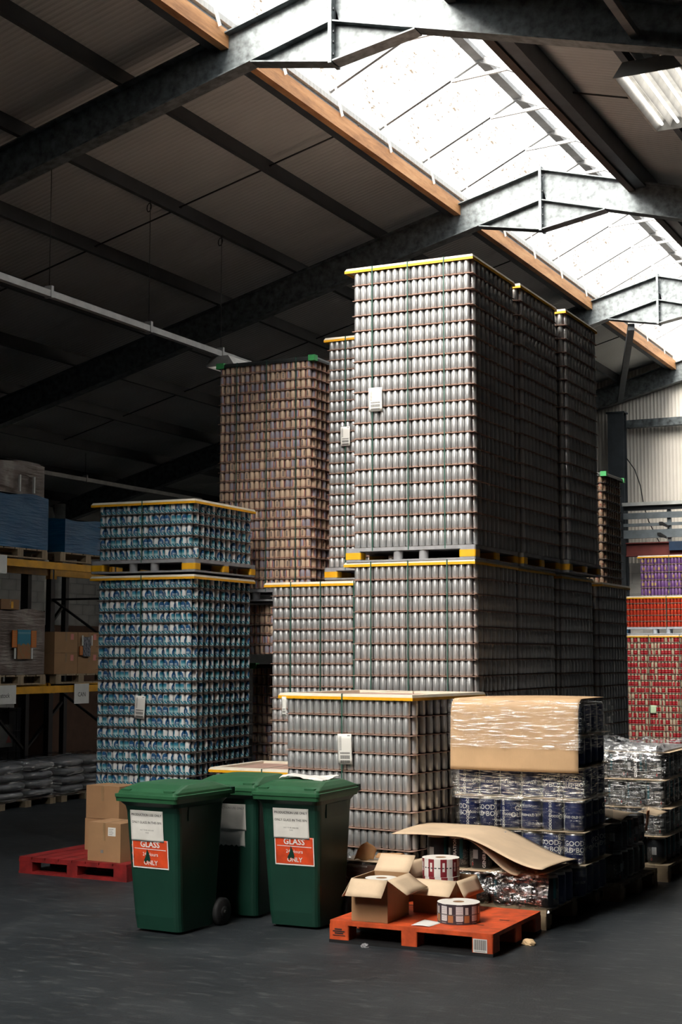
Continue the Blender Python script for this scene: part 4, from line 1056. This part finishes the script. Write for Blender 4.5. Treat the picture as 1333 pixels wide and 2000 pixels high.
shell('stretch_film', -4.44, -3.33, 11.99, 12.95, .12, .63, 'film_smoky', 'dull stretch film round the low dark kegs', .012)
crumple('plastic_bag', 'film_sack', (-3.42, 12.62, .62), (.11, .16, .17), 'crumpled clear plastic bag on the low dark kegs', 'bag', 11, .5, 26)
tag(obj('printed_bag', MB().grid(lambda a, b: (-3.31 + .015 * N(a * 4, b * 4), 12.58 + a * .09 + b * .08, .50 + b * .16), 6, 6), 'copper_print', solid=.001), 'orange-red printed strip on the clear plastic bag', 'packaging')
drape('cardboard_flap', 'carton_pale', lambda a, b: (-3.40 + a * .16, 12.70 + b * .4, .645 - .03 * a), 'small pale card corner jutting beyond the plastic bag', 'cardboard', 6, 6, .004)
# third pallet: wrapped black kegs
block_pallet('wooden_pallet', (-4.36, 13.14, 0), 0, 1.10, 1.15, 'pallet_wood', 'pallet_wood', 'wooden pallet under the wrapped black kegs', slats_along='x', n=7, H=.14)
for k in range(4):
    for j in range(6):
        for i in range(6):
            if j == 0 or i == 5: keg((-4.345 + i * .1735 + KR, 13.2 + j * .1735 + KR, .142 + k * KL), rnd.uniform(0, 6), 'keg_black', f'black patterned keg in the far wrapped stack, {ORD[k + 1]} layer, ' + (f'{ORD[i + 1]} from left' if j == 0 else f'{ORD[j]} along right side'), 'black kegs in the far wrapped stack', text=(k > 1))
for k in range(4): tag(obj('card_layer', MB().box(-4.37, -3.27 + .04 * (k % 2), 13.17, 14.27, .142 + (k + 1) * KL - .006, .142 + (k + 1) * KL - .003), 'carton_pale'), f'card layer above the {ORD[k + 1]} layer of far black kegs', 'sheet', 'card layers among the kegs')
shell('stretch_film', -4.36, -3.285, 13.18, 14.27, .142 + KL, .142 + 4 * KL, 'film_hood', 'shiny stretch film round the far black kegs', .014, 24)
drape('film_cover', 'film_loose', lambda a, b: (-4.38 + a * 1.12, 13.12 + b * 1.16, .142 + 4 * KL + .05 + .05 * N(a * 5, b * 5, 1) + .03 * N(a * 12, b * 12, 3) - (.13 if b < .03 else 0) - .1 * max(0, a - .93) * 14), 'rumpled film cover on top of the far black kegs', 'film', 40, 30, 0)
tag(obj('grey_sheet', MB().box(-4.36, -3.28, 13.18, 14.26, .142 + 4 * KL, .142 + 4 * KL + .012), 'sack_grey'), 'grey sheet under the rumpled film on the far kegs', 'sheet')

# ================================================================== racking on the dark side
RXF, RXB = -12.40, -13.50
def upright(y, label):
    t = thing('rack_upright', label, 'rack frame', (0, y, 0), group='black rack uprights')
    for x in (RXF, RXB): obj('post', MB().box(x - .045, x + .045, -.05, .05, 0, 3.24), 'black_plastic', t)
    for k in range(5): obj('diagonal', MB().bar((RXF - .04, 0, .3 + k * .62), (RXB + .04, 0, .3 + (k + 1) * .62) if k % 2 else (RXB + .04, 0, .3 + (k - 0) * .62), .03, .03), 'black_plastic', t)
for y, l in ((12.35, 'black rack upright nearest the camera end'), (15.05, 'black rack upright at the picture edge'), (17.75, 'black rack upright behind the blue can stack')): upright(y, l)
for z, nm in ((3.13, 'upper'), (1.46, 'lower')):
    for x, sd in ((RXF, 'front'), (RXB, 'rear')):
        t = thing('rack_beam', f'yellow {nm} {sd} pallet rack beam', 'rack beam', (x, 0, z), group='yellow rack beams')
        obj('beam', MB().box(-.025, .025, 12.4, 20.4, 0, .095), 'yellow_paint', t)
        for y in (17.70, 17.80): obj('end_connector', MB().box(-.03, .05, y - .03, y + .03, -.05, .15), 'yellow_paint', t)
t = thing('rack_bracing', 'black posts and diagonal bracing at the back of the racking', 'rack frame', (-13.57, 0, 0))
for y in (16.4, 17.3, 18.2): obj('post', MB().box(-.04, .04, y - .04, y + .04, 0, 3.2), 'black_plastic', t)
for a, b in (((16.4, 2.75), (17.3, 1.95)), ((18.2, 2.75), (17.3, 1.9)), ((16.4, 1.3), (17.3, .6)), ((18.2, 1.3), (17.3, .6))): obj('diagonal', MB().bar((0, a[0], a[1]), (0, b[0], b[1]), .05, .03), 'black_plastic', t)
tag(obj('wall_post', MB().lathe([(.13, 0), (.13, 5.0)], 16, (-18.3, 24.35, 0)), 'white_paint'), 'white round post by the side wall seen through the rack', 'post')
tag(obj('rack_post', MB().box(-15.0, -14.9, 18.95, 19.05, 0, 3.3), 'black_plastic'), 'dark post of a further rack row', 'post')
tag(obj('storage_crate', MB().box(-15.6, -14.9, 19.6, 21.2, 0, 2.45), 'dark_brown_carton'), 'dark crate on the further rack row', 'crate')

def load(name, label, x, y0, y1, d, z0, z1, mat, amp=.02, lean=0., group=None, cat='load'):
    m = MB(); n = 14
    def side(p, q, nx, ny):
        def fn(a, b):
            z = z0 + (z1 - z0) * b; X = p[0] + (q[0] - p[0]) * a; Y = p[1] + (q[1] - p[1]) * a
            dd = amp * (N(X * 3 + Y * 3, z * 9, 1) + .5 * N(X * 9 + Y * 9, z * 22, 5)) * min(1, 6 * a, 6 * (1 - a))
            return (X + nx * dd - lean * b * nx, Y + ny * dd, z - .02 * math.sin(a * 7) * (b > .97))
        m.grid(fn, n, n)
    c = [(x, y0), (x, y1), (x - d, y1), (x - d, y0)]
    side(c[3], c[0], 0, -1); side(c[0], c[1], 1, 0); side(c[1], c[2], 0, 1); side(c[2], c[3], -1, 0)
    m.add([(x, y0, z1), (x, y1, z1), (x - d, y1, z1), (x - d, y0, z1)], [(0, 1, 2, 3)])
    return tag(obj(name, m, mat), label, cat, group)
def rack_pallet(y0, y1, z, label):
    t = thing('wooden_pallet', label, 'pallet', (0, 0, z))
    for i in range(5):
        w = (y1 - y0) / 5; obj('deck_board', MB().box(-13.45, -12.36, y0 + i * w + .01, y0 + (i + 1) * w - .01, .11, .13), 'pallet_wood', t)
    for x in (-13.45, -12.95, -12.46):
        for y in (y0, (y0 + y1) / 2 - .06, y1 - .12): obj('foot_block', MB().box(x, x + .1, y, y + .12, .02, .11), 'pallet_wood', t)
        obj('base_board', MB().box(x, x + .1, y0, y1, 0, .02), 'pallet_wood', t)
rack_pallet(15.02, 16.17, 3.245, 'wooden pallet under the taller blue wrapped load')
load('wrapped_load', 'blue stretch-wrapped pallet load, taller one with brown top', -12.36, 15.02, 16.17, 1.1, 3.375, 4.08, 'blue_wrap')
load('wrapped_load', 'clear-wrapped brown bundle on top of the blue load', -12.40, 14.95, 16.12, 1.0, 4.085, 4.52, 'brown_wrap', .03)
for y in (15.55, 15.85): tag(obj('paper_strip', MB().box(-12.385, -12.36, y, y + .025, 4.12, 4.34), 'paper_white'), f"white vertical strip on the brown bundle, {'near' if y < 15.7 else 'far'} one", 'strip', 'white strips')
rack_pallet(16.45, 17.75, 3.245, 'wooden pallet under the lower blue wrapped load')
load('wrapped_load', 'lower blue stretch-wrapped load next to the blue cans', -12.36, 16.55, 17.75, 1.1, 3.375, 3.84, 'blue_wrap')
# lower level
rack_pallet(15.13, 16.18, 1.58, 'wooden pallet under the brown wrapped cartons')
load('wrapped_load', 'brown wrapped carton stack with teal poster on the lower shelf', -12.36, 15.13, 16.14, 1.05, 1.715, 2.56, 'brown_wrap', .015)
box_closed('cardboard_box', (-12.75, 15.7, 2.565), math.radians(92), .40, .35, .145, 'carton_dark', 'small carton with yellow label on the brown wrapped stack', extra=lambda t: obj('yellow_label', MB().box(.22, .27, -.0015, 0, .03, .12), 'yellow_paint', t))
box_closed('cardboard_box', (-12.75, 15.1, 2.565), math.radians(90), .45, .35, .14, 'carton_dark', 'flat carton with orange stripe at the edge of the wrapped stack', extra=lambda t: obj('stripe', MB().box(.0, .4, -.0015, 0, .1, .115), 'yellow_paint', t))
def poster(name, mat, y0, y1, z0, z1, label, x=-12.33):
    tag(obj(name, MB().add([(x, y0, z0), (x, y1, z0), (x, y1, z1), (x, y0, z1)], [(0, 1, 2, 3)], False, [((0, 0), (1, 0), (1, 1), (0, 1))]), mat, solid=.01), label, 'display')
poster('display_poster', 'poster_teal', 15.53, 15.80, 1.92, 2.30, 'teal and brown display poster on the wrapped cartons')
poster('display_wing', 'poster_orange', 15.42, 15.52, 2.07, 2.29, 'orange display wing on the near side of the teal poster')
poster('display_wing', 'poster_orange', 15.81, 15.92, 2.07, 2.29, 'orange display wing on the far side of the teal poster')
poster('display_edge', 'paper_white', 15.47, 15.50, 1.92, 2.06, 'white strip below the near orange wing'); poster('display_edge', 'paper_white', 15.82, 15.85, 1.92, 2.06, 'white strip below the far orange wing')
rack_pallet(16.4, 17.55, 1.58, 'wooden pallet under the plain cartons')
for i, (y, z, l) in enumerate(((16.36, 1.712, 'bottom near carton'), (16.89, 1.712, 'bottom far carton'), (16.36, 2.0, 'top near carton'), (16.89, 2.0, 'top far carton'))):
    def ex(t): obj('pink_label', MB().box(.36, .43, -.0015, 0, .18, .26), 'pink_label', t)
    box_closed('cardboard_box', (-12.36, y, z), math.radians(90), .52, .6, .28, 'carton', f'{l} of the four on the lower shelf', group='cartons on the lower shelf', extra=ex)
poster('book_display', 'poster_dark', 16.98, 17.15, 1.95, 2.22, 'dark fold-out display on the plain cartons', -12.34)
poster('book_display', 'poster_orange', 16.90, 16.97, 1.97, 2.09, 'small orange leaflet beside the dark display', -12.34)
poster('display_edge', 'paper_white', 16.94, 16.965, 2.10, 2.24, 'white strip at the near edge of the dark display', -12.33); poster('display_edge', 'paper_white', 17.16, 17.185, 2.10, 2.24, 'white strip at the far edge of the dark display', -12.33)
def shelf_sign(y0, y1, z0, z1, body, label):
    t = thing('shelf_sign', label, 'sign', (-12.36, (y0 + y1) / 2, z0))
    obj('card', MB().box(0, .003, -(y1 - y0) / 2, (y1 - y0) / 2, 0, z1 - z0), 'paper_white', t)
    obj('lettering', text_flat(body, .085, lambda a, b: (.0045, a, (z1 - z0) * .45 + b)), 'ink_black', t)
shelf_sign(14.95, 15.56, 1.34, 1.58, 'Can stock', 'white shelf sign on the yellow beam below the wrapped cartons')
shelf_sign(16.82, 17.16, 1.30, 1.575, 'CAN', 'pale sheet taped on the yellow beam below the plain cartons')
shelf_sign(14.9, 15.32, 3.02, 3.26, 'A', 'white sheet on the upper yellow beam at the picture edge')
# bulk containers and sacks on the floor under the racking
for y0, l in ((14.95, 'dark bulk container in a wire cage, under the near rack bay'), (16.35, 'dark bulk container in a wire cage, beside the blue can stack')):
    t = thing('bulk_container', l, 'container', (-13.75, y0, 0), group='caged bulk containers')
    obj('tank', MB().rbox(-1.0, 0, .03, 1.15, .14, 1.2, .05), 'ibc_dark', t); obj('pallet_base', MB().box(-1.02, .02, 0, 1.18, 0, .13), 'pallet_wood', t)
    for k in range(7): obj('cage_bar', MB().tube([(.03, .05 + k * .18, .14), (.03, .05 + k * .18, 1.22)], .009, 6), 'rod_steel', t)
    for k in range(4): obj('cage_bar', MB().tube([(.03, .02, .3 + k * .29), (.03, 1.17, .3 + k * .29)], .009, 6), 'rod_steel', t)
    p_ = obj('hazard_plate', MB().box(.035, .045, .35, .85, .66, .98), 'trunking_grey', t)
    obj('hazard_mark', MB().add([(.047, .70, .72), (.047, .82, .72), (.047, .76, .84)], [(0, 1, 2)]), 'pink_label', p_)
sack_m = []
for q in range(3):
    def fn(a, b, q=q):
        th = a * 2 * PI; ph = (b - .5) * PI; e = .45
        sg = lambda v, p: math.copysign(abs(v) ** p, v)
        x = .38 * sg(math.cos(ph), e) * sg(math.cos(th), e); y = .29 * sg(math.cos(ph), e) * sg(math.sin(th), e); z = .062 * sg(math.sin(ph), .8)
        return (x + .02 * N(x * 4 + q, y * 4), y + .015 * N(y * 5, x * 5 + q), z + .014 * N(x * 6, y * 6, q))
    sack_m.append(MB().grid(fn, 28, 12).mesh('filled_sack'))
for pi_, (y0, nl, l) in enumerate(((15.12, 4, 'near'), (16.42, 4, 'far'))):
    t = thing('wooden_pallet', f'low pallet under the {l} stack of film-wrapped sacks', 'pallet', (-12.3, y0, 0))
    for x in (-1.0, -.5, -.08):
        for y in (.05, .58, 1.1): obj('foot_block', MB().box(x, x + .1, y, y + .12, .0, .08), 'pallet_wood', t)
    for k in range(5): obj('deck_board', MB().box(-1.0 + k * .2, -.84 + k * .2, 0, 1.26, .08, .1), 'pallet_wood', t)
    for k in range(nl):
        for j in range(2):
            s = obj('filled_sack', sack_m[(k + j) % 3], 'sack_grey', None, (-12.62 + rnd.uniform(-.01, .01), y0 + .31 + j * .62, .165 + k * .115), rnd.uniform(-.03, .03))
            tag(s, f"grey filled sack, {ORD[k + 1]} layer up, {'near' if j == 0 else 'far'} end of the {l} sack pallet", 'sack', 'sacks wrapped in film under the racking')
    sx = shell('stretch_film', -13.0, -12.225, y0 - .02, y0 + 1.26, .09, .57, 'film_sack', f'clear film round the {l} sack stack', .015, 20, True)
